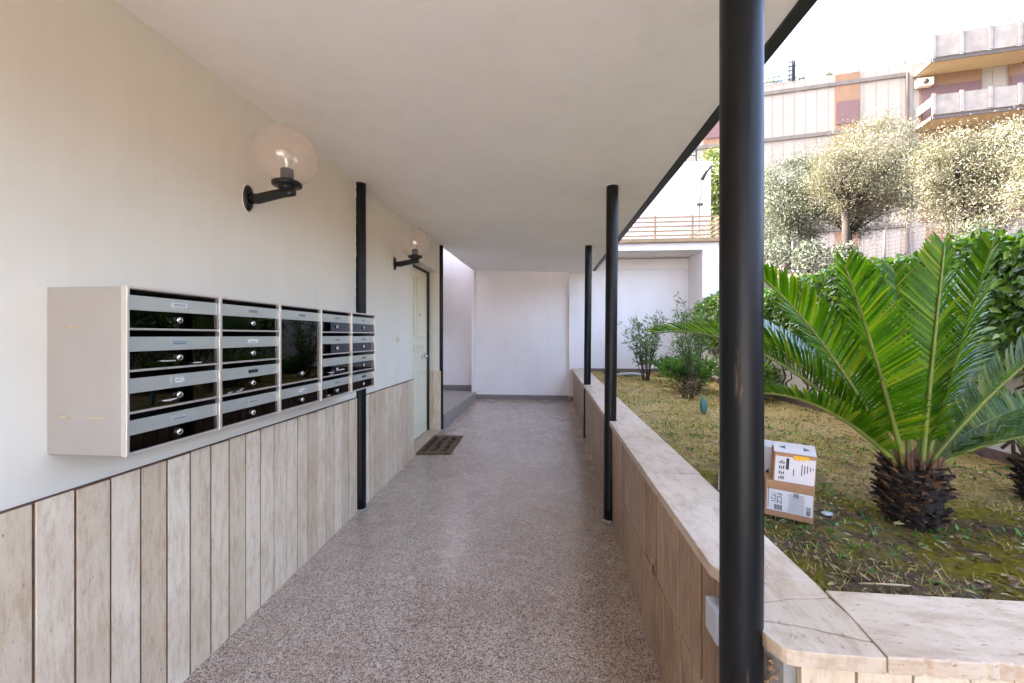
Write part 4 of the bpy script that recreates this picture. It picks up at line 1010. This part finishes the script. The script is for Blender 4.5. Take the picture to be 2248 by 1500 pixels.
# positions along the slope about 15 m off
tree('olive_tree', 10.1, 15.0, 'pale sunlit olive tree with a dark bare trunk', 2.2, dict(c=(10.7, 14.9, 7.0), r=(1.45, 1.3, 1.5)), 80, 'olive')
tree('olive_tree', 11.4, 12.5, 'broad pale olive tree in front of the balconies', 2.0, dict(c=(11.7, 12.4, 5.75), r=(1.4, 1.3, 1.45)), 90, 'olive')
tree('olive_tree', 11.3, 10.1, 'olive tree cut off by the right edge above the hedge', 1.8, dict(c=(11.5, 10.0, 4.9), r=(1.1, 1.2, 1.05)), 65, 'olive')
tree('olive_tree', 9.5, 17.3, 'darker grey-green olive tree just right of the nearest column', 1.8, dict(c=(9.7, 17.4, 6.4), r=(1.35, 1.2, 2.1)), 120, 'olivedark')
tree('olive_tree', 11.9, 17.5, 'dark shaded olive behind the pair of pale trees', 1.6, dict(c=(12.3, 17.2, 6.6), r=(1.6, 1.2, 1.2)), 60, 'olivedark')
tree('tall_tree', 7.7, 20, 'yellow-green tree top showing beside the white terrace house', 3.2, dict(c=(7.75, 20, 7.6), r=(.8, .8, 2.4)), 70, 'lime', group=None, lL=.12, lW=.06)
def bush(x, y, r, lab, mt='olivedark'):
    z = hz(x, y); t = empty('slope_bush', (x, y, z), lab, 'bush', 'bushes on the slope'); n = 1300
    p = rnd_dirs(n, .3)*(rng.random(n)**.4)[:, None]*np.array([r, r, r*1.2])+np.array([x, y, z+r*.7])
    leaves('foliage', p, rnd_dirs(n, .6), rnd_dirs(n, .5), .09, .035, M[mt], t)
    b = MB()
    for k in range(6): a = random.uniform(0, 6.28); b.tube([(x, y, z-.1), (x+r*.5*math.cos(a), y+r*.5*math.sin(a), z+r)], [.015, .005], 4)
    b.build('stems', M['twig'], t)
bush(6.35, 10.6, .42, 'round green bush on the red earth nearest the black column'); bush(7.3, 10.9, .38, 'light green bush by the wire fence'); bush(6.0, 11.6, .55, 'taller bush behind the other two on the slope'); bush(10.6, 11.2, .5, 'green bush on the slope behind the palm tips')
# wire mesh fence
wf = empty('wire_fence', (9, 12.2, 3.2), 'thin wire mesh fence crossing the red slope', 'fence')
b = MB(); A0 = Vector((5.2, 13.6, 0)); A1 = Vector((15.5, 10.4, 0)); nn = 104
def fzg(p): return hz(p.x, p.y)
for k in range(nn+1):
    p = A0.lerp(A1, k/nn); z = fzg(p); b.tube([(p.x, p.y, z), (p.x, p.y, z+.95)], .004, 4)
for r_ in range(9):
    b.tube([(A0.lerp(A1, k/26).x, A0.lerp(A1, k/26).y, fzg(A0.lerp(A1, k/26))+.05+r_*.11) for k in range(27)], .004, 4)
b.build('mesh', M['wire'], wf)
for k in range(6):
    p = A0.lerp(A1, k/5); z = fzg(p); b = MB(); b.tube([(p.x, p.y, z-.1), (p.x, p.y, z+1.05)], .025, 8); b.build('post', M['wire'], wf)
b = MB()
b.hexa([(5.2, 13.5, 2.9), (5.2, 13.7, 2.9), (15.5, 10.3, 3.2), (15.5, 10.5, 3.2), (5.2, 13.5, fzg(A0)+.06), (5.2, 13.7, fzg(A0)+.06), (15.5, 10.3, fzg(A1)+.1), (15.5, 10.5, fzg(A1)+.1)])
b.build('kerb', M['band'], wf)

# a few dry leaves blown onto the walkway
spots = [(.36, 7.3, 'dry leaf curled in the far right corner of the walkway'), (-.62, 7.0, 'dry leaf near the step at the end of the walkway'), (-.50, 6.7, 'small dry leaf in front of the end wall'),
         (.1, 6.3, 'tiny dark leaf on the right half of the walkway floor')]
for x, y, lab in spots:
    o = leaves('dry_leaf', [(x, y, fz(y)+.006)], [(random.gauss(0, 1), random.gauss(0, 1), .1)], [(0, .1, 1)], .05, .022, M['litter'])
    tag(o, lab, 'leaf', 'dry leaves on the walkway')
